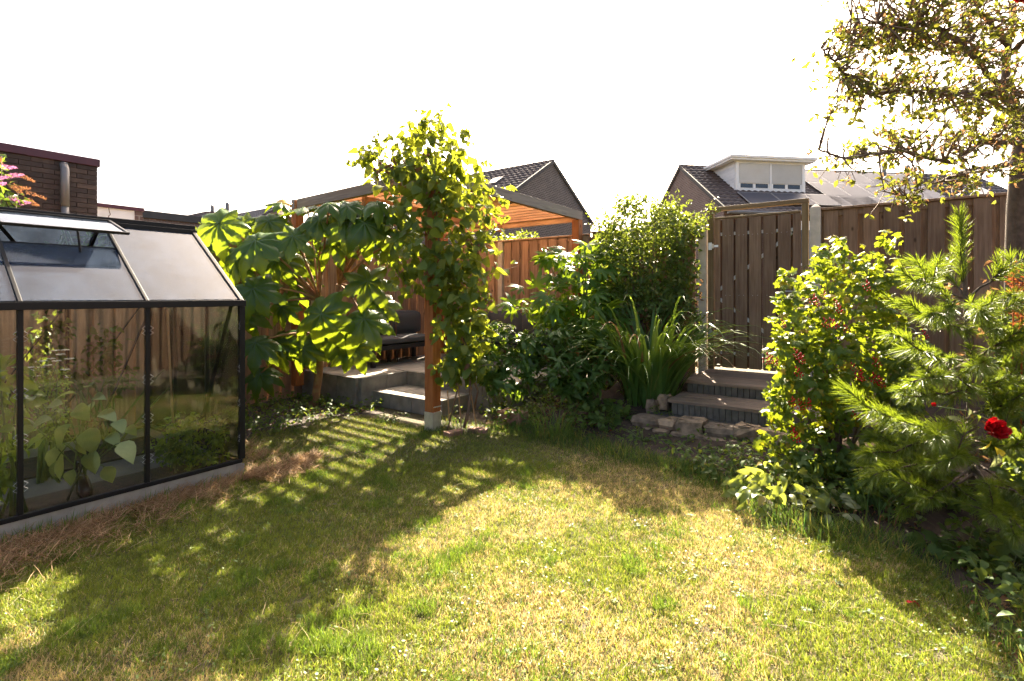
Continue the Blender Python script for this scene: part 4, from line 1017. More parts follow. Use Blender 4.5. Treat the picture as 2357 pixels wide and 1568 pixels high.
for x in (3.0, 5.6, 8.0):
    m_ = MB(); m_.box((x, 4.0, 1.2), (x + 1.4, 4.06, 3.0), 0); w_ = m_.build('window_frame', M['white_paint'], h1)
    for k in (0, 1): q = MB(); q.box((x + 0.1 + 0.63 * k, 4.061, 1.3), (x + 0.66 + 0.63 * k, 4.075, 2.9)); q.build('pane', M['window'], w_)
# more distant house in the same row
h2, r2 = house('row_house', 'distant brown brick house behind the garden lamp', -17.4, 38.0, ux, 14.0, 4.0, 5.5, 8.0, 'brick_far_brown')
for x, d in ((5.5, 1.0), (8.5, 0.8)):
    m_ = MB(); c = on_roof(x, d, 4, 5.5, 8, 0, 1); m_.tube([c, c + Vector((0, 0, 0.9))], 0.12, 8); m_.tube([c + Vector((0, 0, 0.9)), c + Vector((0, 0, 1.4)), c + Vector((0, 0, 1.5))], [0.17, 0.13, 0.04], 8); m_.build('flue', M['zinc'], h2)
m_ = MB(); c = on_roof(4.2, 1.7, 4, 5.5, 8, 0.10, 1); m_.bar(c + Vector((-0.45, 0, 0)), c + Vector((0.45, 0, 0)), 1.1, 0.06, up=(0, 0.53, 0.85)); m_.build('roof_window', M['solar_frame'], h2)

# house with the dormer, ridge nearly square to the view
D3 = 8.0
H3 = (8.5, 25.9, 17.3, 4.0, 5.2, 8.0)
h3, r3 = house('row_house', 'brown brick house with a white dormer and solar panels', H3[0], H3[1], D3, H3[2], 4.0, 5.2, 8.0, 'brick_far_brown')
ROOF = lambda x, d, off: on_roof(x, d, 4.0, 5.2, 8.0, off, -1)
dl, dr, dd = 1.5, 5.05, 2.4
zb = 8 - 0.7 * dd; zt = 7.72
m_ = MB(); m_.add([(dl, -dd, zb), (dr, -dd, zb), (dr, -dd, zt), (dl, -dd, zt), (dl, -0.35, zt), (dr, -0.35, zt)], [(0, 1, 2, 3), (0, 3, 4), (1, 5, 2), (3, 2, 5, 4)])
dm = m_.build('dormer', M['white_paint'], h3)
for k in range(11):     # weatherboards on the cheeks
    z0_ = zb + 0.02 + k * (zt - zb) / 11; y1_ = -(8 - z0_) / 0.7
    for x in (dl, dr):
        q = MB(); sx = -1 if x == dl else 1; q.add([(x + sx * 0.03, -dd, z0_), (x + sx * 0.03, y1_ + 0.02, z0_), (x + sx * 0.004, y1_ + 0.15, z0_ + 0.12), (x + sx * 0.004, -dd, z0_ + 0.12)], [(0, 1, 2, 3)]); q.build('weatherboard', M['white_paint'], dm)
q = MB(); q.box((dl - 0.35, -dd - 0.3, zt), (dr + 0.35, -0.1, zt + 0.09)); q.box((dl - 0.40, -dd - 0.36, zt + 0.091), (dr + 0.40, -0.05, zt + 0.21)); q.build('fascia', M['white_paint'], dm, bevel=0.01)
yf = -dd
for x0, x1 in ((dl + 0.02, dl + 0.17), (dr - 0.17, dr - 0.02)): q = MB(); q.box((x0, yf - 0.06, zb), (x1, yf - 0.002, zt - 0.002)); q.build('corner_board', M['white_paint'], dm)
mid = (dl + dr) / 2
q = MB(); q.box((dl + 0.172, yf - 0.05, zb + 0.02), (dr - 0.172, yf - 0.003, zb + 0.16)); q.box((mid - 0.05, yf - 0.055, zb + 0.161), (mid + 0.05, yf - 0.003, zt - 0.10)); q.box((dl + 0.172, yf - 0.05, zt - 0.098), (dr - 0.172, yf - 0.003, zt - 0.004)); q.build('window_frame', M['white_paint'], dm)
for x0, x1 in ((dl + 0.19, mid - 0.055), (mid + 0.055, dr - 0.19)):
    w2 = (x1 - x0)
    q = MB(); ns_ = 16; zs0, zs1 = zb + 0.38, zt - 0.10
    for k in range(ns_):
        a_ = zs0 + (zs1 - zs0) * k / ns_; b_ = zs0 + (zs1 - zs0) * (k + 1) / ns_
        q.add([(x0, yf - 0.03, a_), (x1, yf - 0.03, a_), (x1, yf - 0.052, b_ - 0.008), (x0, yf - 0.052, b_ - 0.008), (x1, yf - 0.03, b_), (x0, yf - 0.03, b_)], [(0, 1, 2, 3), (3, 2, 4, 5)])
    q.build('roller_shutter', M['shutter'], dm)
    for k in range(2):
        a_ = x0 + 0.08 + k * w2 / 2; q = MB(); q.box((a_, yf - 0.02, zb + 0.18), (a_ + w2 / 2 - 0.16, yf - 0.004, zb + 0.37)); q.build('pane', M['window'], dm)
    for a_ in (x0, x0 + w2 / 2 - 0.07, x1 - 0.07): q = MB(); q.box((a_, yf - 0.03, zb + 0.165), (a_ + 0.07, yf - 0.021, zb + 0.379)); q.build('mullion', M['white_paint'], dm)
def panel(x0, x1, d0, d1, mat='solar'):
    a_, b_, c_, e_ = ROOF(x0, d1, 0.12), ROOF(x1, d1, 0.12), ROOF(x1, d0, 0.12), ROOF(x0, d0, 0.12); up = Vector((0, -0.573, 0.819))
    q = MB(); q.hull8([a_, b_, c_, e_] + [p + up * 0.035 for p in (a_, b_, c_, e_)]); pn = q.build('solar_panel', M['solar_frame'], h3)
    ins = 0.035; a_, b_, c_, e_ = ROOF(x0 + ins, d1 - ins, 0.159), ROOF(x1 - ins, d1 - ins, 0.159), ROOF(x1 - ins, d0 + ins, 0.159), ROOF(x0 + ins, d0 + ins, 0.159)
    q = MB(); q.add([a_, b_, c_, e_], [(0, 1, 2, 3)]); q.build('cells', M[mat], pn)
for k in range(4): panel(1.35 + 1.66 * k, 1.35 + 1.66 * k + 1.63, 2.75, 3.72)
for r in range(3):
    for k in range(5): panel(5.75 + 1.32 * k, 5.75 + 1.32 * k + 1.29, 0.25 + 1.32 * r, 0.25 + 1.32 * r + 1.29)
m_ = MB(); m_.tube([(0, -4.33, 5.02), (17.3, -4.33, 5.02)], 0.08, 8); m_.build('gutter', M['zinc'], h3)
m_ = MB(); m_.tube([(0.8, -4.06, 5.0), (0.8, -4.06, 0)], 0.06, 8); m_.build('downpipe', M['white_paint'], h3)
m_ = MB(); m_.box((2.6, -4.05, 2.8), (5.6, -4.004, 4.75)); wf = m_.build('window_frame', M['white_paint'], h3)
for k in range(2): q = MB(); q.box((2.75 + 1.45 * k, -4.06, 2.9), (4.0 + 1.45 * k, -4.051, 4.35)); q.build('pane', M['window'], wf)
for x, d in ((12.0, 1.0), (11.0, 0.6)):
    m_ = MB(); c = ROOF(x, d, 0); m_.tube([c, c + Vector((0, 0, 0.7))], 0.10, 8); m_.tube([c + Vector((0, 0, 0.7)), c + Vector((0, 0, 0.95))], [0.14, 0.08], 8); m_.build('flue', M['zinc'], h3)
m_ = MB(); c = ROOF(15.3, 1.8, 0.1); m_.bar(c + Vector((-0.5, 0, 0)), c + Vector((0.5, 0, 0)), 0.9, 0.08, up=(0, -0.573, 0.819)); m_.build('roof_window', M['solar_frame'], h3)
m_ = MB(); m_.box((-0.35, 3.5, 5.2), (-0.1, 5.0, 5.45)); m_.box((-0.1, 3.8, 5.15), (0.4, 4.6, 5.3)); m_.build('gutter_end', M['white_paint'], h3)

# neighbour's brick extension behind the greenhouse, bricks laid one by one where they show
ext = thing('brick_extension', 'flat roofed brick extension with wine red trim behind the greenhouse', 'building', (2.27, 8.44, 0))
m_ = MB(); m_.box((-6, 8.452, 0), (2.265, 13.0, 3.20)); m_.build('wall', M['mortar'], ext)
bme = MB(); bme.box((0.004, 0, 0.004), (0.216, 0.02, 0.0585)); bme = bme.mesh('house_brick', M['brick_piece']); bmh = MB(); bmh.box((0.004, 0, 0.004), (0.106, 0.02, 0.0585)); bmh = bmh.mesh('half_brick', M['brick_piece'])
for r in range(17):
    z = 2.14 + r * 0.0625; off = 0.11 if r % 2 else 0.0
    if r % 2: put('brick', bmh, ext, (2.27 - 0.11, 8.436 + random.uniform(-.002, .002), z), Matrix.Identity(3), 1)
    for k in range(8): put('brick', bme, ext, (2.27 - off - 0.22 * (k + 1), 8.436 + random.uniform(-.002, .002), z), Matrix.Identity(3), 1)
m_ = MB(); m_.box((-6, 8.41, 3.201), (2.29, 13.0, 3.30)); m_.build('roof_trim', M['red_trim'], ext, bevel=0.005)
m_ = MB(); m_.tube([(1.92, 8.375, 0), (1.92, 8.375, 2.62)], 0.042, 10); m_.tube([(1.92, 8.375, 2.62), (1.92, 8.375, 3.10), (1.92, 8.43, 3.16)], 0.046, 10); m_.build('downpipe', M['zinc'], ext, smooth=True)
shed = thing('white_shed', 'white fronted low building with wine red trim beyond the brick extension', 'building', (3.4, 10.56, 0))
m_ = MB(); m_.box((1.2, 10.56, 0), (3.36, 14, 2.97)); m_.build('wall', M['white_paint'], shed)
m_ = MB(); m_.box((3.362, 10.54, 0), (3.47, 14, 2.97)); m_.build('brick_pier', M['brick_far_brown'], shed)
m_ = MB(); m_.box((1.2, 10.52, 2.971), (3.49, 14, 3.03)); m_.build('roof_trim', M['red_trim'], shed)
m_ = MB(); m_.tube([(2.97, 10.50, 2.98), (2.97, 10.46, 2.9), (2.985, 10.46, 2.85), (2.96, 10.46, 2.82), (2.98, 10.46, 2.70)], 0.006, 5); m_.build('hanging_hook', M['twig'], shed)
gar = thing('flat_roof_garage', 'dark flat roofed garage far beyond the fence', 'building', (11, 24, 0))
a_ = px(325, 505, 24.0); 
m_ = MB(); m_.box((a_.x - 4, a_.y - 3, 0), (a_.x + 6, a_.y + 3, a_.z - 0.3)); m_.build('wall', M['brick_far_brown'], gar); m_ = MB(); m_.box((a_.x - 4.1, a_.y - 3.1, a_.z - 0.299), (a_.x + 6.1, a_.y + 3.1, a_.z)); m_.build('roof_edge', M['dark_roofing'], gar)
m_ = MB(); m_.box((a_.x + 2, a_.y - 2, a_.z + 0.001), (a_.x + 3.6, a_.y, a_.z + 0.45)); m_.build('roof_box', M['brick_far_brown'], gar)

# street lamp beyond the fence
lp = px(652, 470, 13.0)
lamp = thing('street_lamp', 'street lamp with a brass hat and clear globe above the rice-paper plant', 'lamp', (lp.x, lp.y, 0))
m_ = MB(); m_.tube([(lp.x, lp.y, 0), (lp.x, lp.y, lp.z - 0.36)], 0.05, 10); m_.build('pole', M['white_paint'], lamp, smooth=True)
m_ = MB(); m_.lathe([(0.0, 0.16), (0.02, 0.16), (0.02, 0.12), (0.08, 0.11), (0.15, 0.06), (0.175, 0.02), (0.29, -0.03), (0.29, -0.045), (0.0, -0.02)], 24, (lp.x, lp.y, lp.z)); m_.build('lamp_hat', M['brass'], lamp, smooth=True)
m_ = MB(); m_.lathe([(0.17, -0.03), (0.165, -0.12), (0.12, -0.25), (0.05, -0.34), (0.0, -0.345)], 20, (lp.x, lp.y, lp.z)); m_.build('globe', M['globe'], lamp, smooth=True)

# ---------------------------------------------------------------- planting helpers
UP = Vector((0, 0, 1))
def scr(dx, dy, dz=0.0): return RIGHT * dx + UP * dy + CAMDIR * dz      # right, up, towards the camera
def blob_pts(blobs, n, shell=0.5):
    """points in ellipsoids given as (x, y, rx, ry, depth[, rdepth in m])"""
    w = np.array([b[2] * b[3] for b in blobs], float); w /= w.sum(); out = []
    for k in rng.choice(len(blobs), n, p=w):
        b = blobs[k]; Z = b[4]; rz = b[5] if len(b) > 5 else 0.5 * (b[2] + b[3]) / FPX * Z
        d = rv().normalized() * (random.random() ** shell)
        q = px(b[0] + d.x * b[2], b[1] - d.z * b[3], Z + d.y * rz)
        out.append((q, d))
    return out
def leaf_items(pts, smin, smax, face=0.5, up=0.5, droop=0.6, jit=0.5, outw=0.6):
    it = []
    for q, d in pts:
        nrm = CAMDIR * face + UP * up + rv(jit)
        tip = scr(d.x, d.z, -d.y) * outw - UP * droop + rv(jit)
        it.append((q, frame(tip, nrm), random.uniform(smin, smax)))
    return it
def stems(name, parent, polys, mat, n=5):
    for pts, rs in polys:
        m_ = MB(); m_.tube(pts, rs, n); m_.build(name, mat, parent, smooth=True)
def bez(p, c, q, n=6): 
    p, c, q = Vector(p), Vector(c), Vector(q)
    return [p.lerp(c, t / n).lerp(c.lerp(q, t / n), t / n) for t in range(n + 1)]
def taper(a, b, n): return [a + (b - a) * i / (n - 1) for i in range(n)]

# ---------------------------------------------------------------- rice-paper plant
tb = px(722, 905, 6.9); tb.z = 0
tet = thing('rice_paper_plant', 'rice-paper plant with huge lobed leaves beside the greenhouse', 'plant', tuple(tb))
c1, c2 = px(735, 690, 6.75), px(780, 655, 6.85)
stems('trunk', tet, [(bez(tb, px(748, 800, 6.85), c1, 8), taper(0.055, 0.045, 9)), (bez(px(738, 790, 6.85), px(770, 720, 6.9), c2, 6), taper(0.04, 0.038, 7))], M['petiole'], 9)
TL = [  # x, y, radius px, depth, tip right, tip up, towards camera, facing
    (505, 515, 88, 6.1, -0.75, -0.45, 0.35, 0.75), (590, 555, 100, 6.0, -0.35, -0.8, 0.5, 0.8), (675, 545, 84, 6.1, 0.15, -0.9, 0.45, 0.8),
    (735, 505, 74, 6.2, 0.1, -0.75, 0.6, 0.6), (795, 512, 78, 6.15, 0.1, -0.95, 0.4, 0.8), (840, 515, 92, 6.0, 0.5, -0.75, 0.4, 0.8),
    (708, 480, 70, 6.9, -0.6, -0.2, 0.5, 0.1), (835, 483, 64, 6.3, 0.2, -0.3, 0.8, 0.6), (890, 490, 92, 6.3, 0.75, -0.45, 0.5, 0.5),
    (583, 665, 84, 6.0, 0.2, -0.85, 0.4, 0.9), (590, 790, 84, 6.1, 0.2, -0.6, 0.6, 0.7), (742, 722, 92, 6.1, 0.05, -0.95, 0.3, 0.95),
    (846, 648, 96, 6.5, 0.62, -0.7, 0.2, 0.75), (838, 735, 92, 6.3, 0.45, -0.85, 0.2, 0.85), (775, 770, 88, 6.5, 0.45, -0.85, 0.25, 0.8),
    (650, 705, 60, 6.7, -0.3, -0.8, 0.3, 0.8), (775, 462, 66, 7.0, 0.4, -0.1, 0.5, 0.15), (835, 560, 74, 6.9, 0.6, -0.5, 0.0, 0.4),
    (620, 510, 76, 6.6, -0.3, -0.7, 0.4, 0.6), (560, 515, 66, 6.7, -0.4, -0.6, 0.4, 0.6), (695, 600, 66, 7.1, -0.1, -0.8, 0.2, 0.6),
    (545, 600, 84, 6.3, -0.5, -0.8, 0.3, 0.7), (640, 600, 80, 6.4, -0.1, -0.9, 0.4, 0.8), (560, 720, 80, 6.3, -0.2, -0.9, 0.3, 0.8), (640, 790, 70, 6.6, -0.2, -0.8, 0.3, 0.8), (480, 560, 70, 6.4, -0.8, -0.5, 0.2, 0.6), (700, 800, 76, 6.5, -0.1, -0.9, 0.3, 0.8), (810, 800, 70, 6.6, 0.5, -0.8, 0.2, 0.7), (770, 560, 76, 6.4, 0.3, -0.8, 0.4, 0.7), (900, 560, 70, 6.7, 0.7, -0.6, 0.2, 0.6), (535, 500, 60, 6.9, -0.4, -0.2, 0.4, 0.3), (690, 655, 66, 6.9, -0.3, -0.7, 0.2, 0.6), (870, 700, 74, 6.6, 0.6, -0.7, 0.1, 0.7), (600, 860, 60, 6.5, 0.0, -0.6, 0.5, 0.6),
    (800, 474, 62, 6.05, 0.1, -0.5, 0.7, 0.5), (868, 468, 66, 6.0, 0.5, -0.4, 0.6, 0.45), (912, 485, 60, 6.1, 0.7, -0.4, 0.4, 0.5), (930, 540, 60, 6.1, 0.7, -0.7, 0.2, 0.6), (758, 470, 58, 6.05, -0.2, -0.4, 0.7, 0.45),
    (880, 455, 56, 7.1, 0.8, 0.0, 0.3, 0.2), (650, 470, 46, 6.9, -0.5, 0.1, 0.4, 0.3), (940, 520, 52, 6.8, 0.8, -0.4, 0.1, 0.5)]
for i, (x, y, r, Z, dx, dy, dz, fc) in enumerate(TL):
    a = px(x, y, Z); tip = scr(dx, dy, dz) + rv(0.06); nrm = CAMDIR * fc + UP * (1.15 - fc * 0.6) + rv(0.10)
    lf = put('leaf', random.choice(TET), tet, a, frame(tip, nrm), r / FPX * Z * random.uniform(0.95, 1.15))
    c = c1 if (x < 760) else c2
    if y > 740: c = px(736, 770, 6.85)
    mid = c.lerp(a, 0.5) + UP * 0.12
    m_ = MB(); m_.tube(bez(c, mid, a, 6), taper(0.017, 0.009, 7), 6); m_.build('petiole', M['petiole'], tet, smooth=True)

# ---------------------------------------------------------------- kiwi vine on the pergola's front post
vb = pg(1065, 975); vine = thing('kiwi_vine', 'kiwi vine covering the front post of the pergola', 'vine', (vb[0], vb[1], 0))
VB = [(990, 345, 110, 70, 5.65, .35), (950, 400, 105, 60, 5.6, .3), (1045, 420, 75, 75, 5.6, .25), (1000, 470, 112, 65, 5.5, .35), (1010, 545, 112, 65, 5.5, .35), (1000, 620, 100, 60, 5.5, .3),
      (1075, 615, 70, 70, 5.5, .3), (1055, 700, 78, 65, 5.5, .28), (1052, 775, 66, 60, 5.55, .25), (1062, 838, 52, 50, 5.6, .22), (985, 290, 55, 32, 5.7, .2), (868, 355, 50, 26, 5.75, .15), (1120, 500, 40, 80, 5.6, .2), (940, 640, 45, 50, 5.5, .2), (1075, 700, 60, 60, 5.5, .25), (1070, 770, 55, 60, 5.5, .22), (1075, 835, 42, 50, 5.55, .2), (1050, 650, 70, 50, 5.45, .25), (1040, 860, 40, 30, 5.55, .15)]
it = leaf_items(blob_pts(VB, 1450, 0.42), 0.065, 0.155, 0.5, 0.5, 0.55, 0.5, 0.6)
for path, n in (([(905, 350), (850, 355), (800, 377)], 14), ([(1100, 430), (1135, 445), (1168, 468)], 16), ([(985, 300), (978, 275), (975, 258)], 9), ([(1110, 640), (1150, 625), (1192, 612)], 9), ([(1090, 380), (1110, 372), (1128, 368)], 6), ([(1110, 560), (1140, 570), (1150, 590)], 8), ([(1040, 310), (1060, 300), (1075, 300)], 6)):
    for k in range(n):
        t = random.random() * 2; i = min(1, int(t)); f = t - i
        x = path[i][0] + (path[i + 1][0] - path[i][0]) * f; y = path[i][1] + (path[i + 1][1] - path[i][1]) * f
        it.append((px(x + random.gauss(0, 5), y + random.gauss(0, 5), 5.6 + random.gauss(0, 0.05)), frame(-UP * 0.6 + rv(0.5), CAMDIR * 0.3 + UP * 0.6 + rv(0.4)), random.uniform(0.06, 0.11)))
    stems('shoot', vine, [([px(a, b, 5.6) for a, b in path], [0.006, 0.004, 0.002])], M['vine_stem'])
for k in range(330):      # shoots lying on the pergola roof
    u_ = 4.15 + 1.7 * random.random() ** 1.3; v_ = 4.1 + 1.15 * random.random(); it.append((Vector((u_, v_, 2.90 + random.random() * 0.10 + 0.12 * random.random() * (u_ < 4.5))), frame(rv(1) * Vector((1, 1, .3)), UP + rv(.4)), random.uniform(.10, .16)))
it = [i for i in it if not (i[0].z < 1.05 and abs((SA * i[0].x - CA * i[0].y) - (-0.91)) < 0.10 and random.random() < 0.75)]
for k in range(26):       # loose shoots that break the outline
    b = random.choice(VB[:14]); a = random.uniform(-0.4, 3.5); x0, y0 = b[0] + math.cos(a) * b[2] * .8, b[1] - math.sin(a) * b[3] * .8; L_ = random.uniform(18, 46); x1, y1 = x0 + math.cos(a) * L_, y0 - math.sin(a) * L_ - 6; Z_ = b[4] + random.uniform(-.2, .1)
    stems('shoot', vine, [([px(x0, y0, Z_), px((x0 + x1) / 2, (y0 + y1) / 2 - 4, Z_), px(x1, y1, Z_)], [.004, .003, .0015])], M['vine_stem'], 4)
    for j in range(5):
        t = (j + .6) / 5; it.append((px(x0 + (x1 - x0) * t, y0 + (y1 - y0) * t - 3, Z_), frame(rv(.6) - UP * .4, CAMDIR * .3 + UP * .5 + rv(.5)), random.uniform(.04, .09)))
for nm, share in (('vine', it[0::3]), ('vine2', it[1::3]), ('vine3', it[2::3])): spread('leaf', LEAF[nm], vine, share, M['vine_leaf'], 100)
mass('dry_leaves', LEAF['dead'], vine, leaf_items(blob_pts(VB, 40, .4), .05, .1), M['dead_leaf'])
stems('stem', vine, [(bez(px(1068, 985, 5.62), px(1110, 860, 5.62), px(1040, 700, 5.6)) + [px(1010, 560, 5.62), px(1000, 420, 5.62)], taper(0.018, 0.010, 9)), ([px(1030, 990, 5.6), px(1052, 900, 5.6), px(1040, 800, 5.6), px(1005, 650, 5.58)], [0.008, 0.007, 0.006, 0.005]), ([px(1092, 940, 5.75), px(1100, 900, 5.7), px(1060, 800, 5.65), px(1048, 640, 5.6)], [0.013, 0.013, 0.012, 0.01])], M['vine_stem'])
kw = MB(); 
for k in range(7): kw.ball(rv(0.022), 0.019, 7, sq=(1, 1, 1.15))
kme = kw.mesh('kiwi_cluster', M['kiwi'], smooth=True)
for x, y in ((880, 385), (895, 392), (925, 375), (938, 382), (950, 372), (960, 395), (905, 378), (868, 400), (1000, 540), (1010, 537), (1080, 560), (1100, 575), (1125, 690), (1040, 370), (980, 365)): put('fruit_cluster', kme, vine, px(x, y, 5.42 + random.random() * .15), Matrix.Rotation(random.random() * 6, 3, 'Z'), random.uniform(0.7, 1.0))
for i, ((x0, y0), (x1, y1), lb) in enumerate((((1098, 985), (1078, 868), 'leaning bamboo cane with its foot nearest the brick rim'), ((1062, 985), (1052, 850), 'upright bamboo cane in the middle of the vine stems'), ((1035, 982), (1030, 900), 'thin bamboo cane standing closest to the pergola post'))):
    a = px(x0, y0, 5.68); a.z = 0.0; m_ = MB(); m_.tube([a, px(x1, y1, 5.72)], 0.008, 6); m_.build('bamboo_cane', M['cane'], org=tuple(a), label=lb, cat='cane', group='canes in the planting hole')

# ---------------------------------------------------------------- shrubs in front of the fence
def shrub(name, label, cat, base, blobs, n, leaf, mat, smin, smax, limit=300, shell=0.42, stem_n=10, stem_mat='twig', face=0.4, up=0.6, droop=0.3, jit=0.5, outw=0.8, group=None):
    s_ = thing(name, label, cat, base, group)
    pts = blob_pts(blobs, n, shell)
    pts = [(q, d) for q, d in pts if q.z > bed_z(min(q.x, 7.2), q.y) - 0.01 or q.z > 0.3]
    spread('leaf', LEAF[leaf], s_, leaf_items(pts, smin, smax, face, up, droop, jit, outw), mat, limit)
    for q, d in random.sample(pts, min(stem_n, len(pts))):
        b0 = Vector(base) + Vector((random.gauss(0, .06), random.gauss(0, .06), 0))
        mid = b0.lerp(q, 0.5) + UP * 0.12 * (q - b0).length + rv(0.03)
        m_ = MB(); m_.tube(bez(b0, mid, q, 5), taper(0.012, 0.004, 6), 5); m_.build('stem', M[stem_mat], s_, smooth=True)
    return s_
b_ = px(1350, 850, 6.9); b_.z = 0.3
fat = shrub('fatsia_shrub', 'glossy fatsia shrub with hand-shaped leaves in front of the back fence', 'shrub', tuple(b_), [(1330, 610, 80, 55, 6.7, .35), (1290, 690, 110, 50, 6.5, .35), (1220, 715, 70, 28, 6.3, .25), (1370, 570, 55, 30, 6.75, .3), (1380, 660, 60, 70, 6.7, .3), (1270, 600, 35, 25, 6.7, .2), (1340, 740, 100, 50, 6.5, .3)], 190, 'fatsia', M['fatsia_leaf'], 0.13, 0.22, 300, 0.4, 12, 'green_stem', 0.35, 0.9, 0.25, 0.28, 0.8)
b_ = px(1500, 850, 7.05); b_.z = 0.36
clm = shrub('climbing_shrub', 'dense small-leaved climber heaped over the fence beside the gate', 'shrub', tuple(b_), [(1490, 520, 100, 62, 7.0, .4), (1440, 560, 62, 60, 6.95, .35), (1560, 540, 62, 55, 7.0, .35), (1590, 520, 40, 30, 6.95, .25), (1500, 620, 105, 70, 6.95, .35), (1570, 640, 42, 80, 6.95, .25), (1470, 690, 100, 60, 6.9, .35), (1580, 750, 40, 70, 6.9, .25), (1450, 470, 40, 25, 7.0, .25), (1540, 490, 40, 22, 7.0, .2), (1405, 590, 50, 60, 6.9, .3), (1420, 680, 60, 60, 6.8, .3), (1530, 700, 60, 60, 6.85, .3), (1400, 520, 30, 30, 7.0, .2)], 8600, 'oval', M['privet_leaf'], 0.042, 0.085, 0, 0.38, 16, 'twig', 0.4, 0.6, 0.2, 0.7, 0.8)
shoots = [([(1565, 500), (1562, 460), (1558, 428)], 22), ([(1590, 510), (1610, 500), (1632, 488)], 14), ([(1470, 470), (1465, 440), (1462, 415)], 12), ([(1440, 490), (1420, 470), (1412, 455)], 10), ([(1520, 480), (1530, 455), (1540, 440)], 10), ([(1445, 470), (1440, 430), (1438, 400)], 6)]
for k in range(34):
    a = random.uniform(0.1, 2.9); cx_, cy_ = random.choice(((1490, 520), (1440, 540), (1560, 530), (1590, 520))); x0, y0 = cx_ + math.cos(a) * 60, cy_ - math.sin(a) * 45; L_ = random.uniform(15, 50)
    shoots.append(([(x0, y0), (x0 + math.cos(a) * L_ * .5, y0 - math.sin(a) * L_ * .6), (x0 + math.cos(a) * L_ * 1.1, y0 - math.sin(a) * L_)], 11))
it = []
for path, n in shoots:
    for k in range(n):
        t = random.random() * 2; i = min(1, int(t)); f = t - i
        it.append((px(path[i][0] + (path[i + 1][0] - path[i][0]) * f + random.gauss(0, 4), path[i][1] + (path[i + 1][1] - path[i][1]) * f, 6.9), frame(rv(1), UP + rv(.6)), random.uniform(.03, .055)))
    stems('shoot', clm, [([px(a, b, 6.9) for a, b in path], [0.004, 0.003, 0.0015])], M['twig'], 4)
mass('shoot_leaves', LEAF['oval'], clm, it, M['privet_leaf'])
mass('withered_leaves', LEAF['dead'], clm, leaf_items(blob_pts([(1440, 735, 40, 25, 6.75, .1), (1500, 720, 25, 30, 6.7, .1), (1600, 680, 20, 60, 6.8, .1)], 70), .04, .08), M['dead_leaf'])

# peonies: stems that each carry a fan of leaflets
def peony(label, base, blobs, n, limit):
    s_ = thing('peony', label, 'peony', base, 'peonies in the bed'); items = []
    for q, d in blob_pts(blobs, n, 0.4):
        if q.z < 0.12: continue
        ax = (scr(d.x, d.z, -d.y) * 0.7 + UP * 0.5 + rv(0.3)).normalized(); m = random.randint(5, 8)
        for k in range(m):
            side = frame(ax, rv(1)); a = 2 * math.pi * k / m
            tip = ax * 0.35 + Vector(side.col[0]) * math.cos(a) + Vector(side.col[2]) * math.sin(a)
            items.append((q + rv(0.01), frame(tip - UP * 0.15, ax + UP * 0.5 + rv(0.2)), random.uniform(0.08, 0.15)))
    spread('leaf', LEAF['peony'], s_, items, M['peony_leaf'], limit)
    for q, d in blob_pts(blobs, 9, 0.4):
        m_ = MB(); b0 = Vector(base) + rv(0.05); b0.z = base[2]; m_.tube(bez(b0, b0.lerp(q, .5) + UP * .1, q, 5), taper(0.007, 0.004, 6), 5); m_.build('stem', M['green_stem'], s_, smooth=True)
b_ = px(1150, 940, 6.2); b_.z = 0.08; peony('lush peony next to the vine with its leaves in sun', tuple(b_), [(1150, 780, 60, 45, 6.0, .3), (1120, 840, 50, 50, 5.95, .25), (1165, 860, 60, 55, 5.85, .25)], 150, 300)
b_ = px(1320, 930, 6.1); b_.z = 0.12; peony('broad dark green peony between the fatsia and the day lily', tuple(b_), [(1290, 790, 90, 50, 6.1, .3), (1270, 860, 80, 50, 5.9, .3), (1360, 830, 80, 60, 6.0, .3), (1220, 800, 50, 50, 6.1, .25), (1320, 895, 70, 30, 5.85, .2)], 300, 300)

# day lily: strap leaves
def strap(name, arch, mat, w=0.017, k=8):
    m_ = MB(); vs = []
    for i in range(k + 1):
        t = i / k; y = arch * (1 - math.cos(t * 1.9)) * 0.62; z = math.sin(min(t * 1.9, 1.9)) * (1 - 0.18 * arch) if arch > 0.2 else t
        ww = w * (1 - t ** 3) * (0.6 + 0.4 * math.sin(math.pi * min(1, t * 1.4 + .2)))
        vs += [(-ww, y, z + ww * 0.5), (0, y, z), (ww, y, z + ww * 0.5)]
    fs = []
    for i in range(k):
        for j in (0, 1): a = 3 * i + j; fs.append((a, a + 1, a + 4, a + 3))
    m_.add(vs, fs); return m_.mesh(name, mat, smooth=True)
SB = [strap('strap_leaf', a, M['lily_leaf']) for a in (0.4, 0.6, 0.8, 1.0)]
SBD = strap('withered_strap_leaf', 1.0, M['dead_leaf'], 0.014)
def clump(label, base, n, rad_, h0, h1, group=None, name='day_lily', cat='plant', ndead=0, meshes=SB, bias=0.0):
    s_ = thing(name, label, cat, base, group)
    for k in range(n + ndead):
        a = random.uniform(0, 2 * math.pi); b0 = Vector(base) + Vector((math.cos(a), math.sin(a), 0)) * rad_ * random.random() ** .5
        d = a + random.gauss(0, 0.6)
        h_ = random.uniform(h0, h1); R = Matrix.Rotation(d - math.pi / 2, 3, 'Z') @ Matrix.Rotation(-random.uniform(0.0, 0.35), 3, 'X')
        dead = k >= n
        put('withered_leaf' if dead else 'leaf', SBD if dead else random.choice(meshes), s_, b0, R, (h_ * (1.0), h_, h_ * random.uniform(0.8, 1.05)))
    return s_
b_ = px(1495, 915, 6.15); b_.z = 0.18
clump('arching day lily clump in front of the climber', tuple(b_), 280, 0.28, 0.9, 1.5, ndead=9)
b_ = px(1270, 990, 5.5); b_.z = 0.02
thin = [strap('tuft_blade', a, M['lily_leaf'], 0.010, 5) for a in (0.6, 0.9, 1.15)]
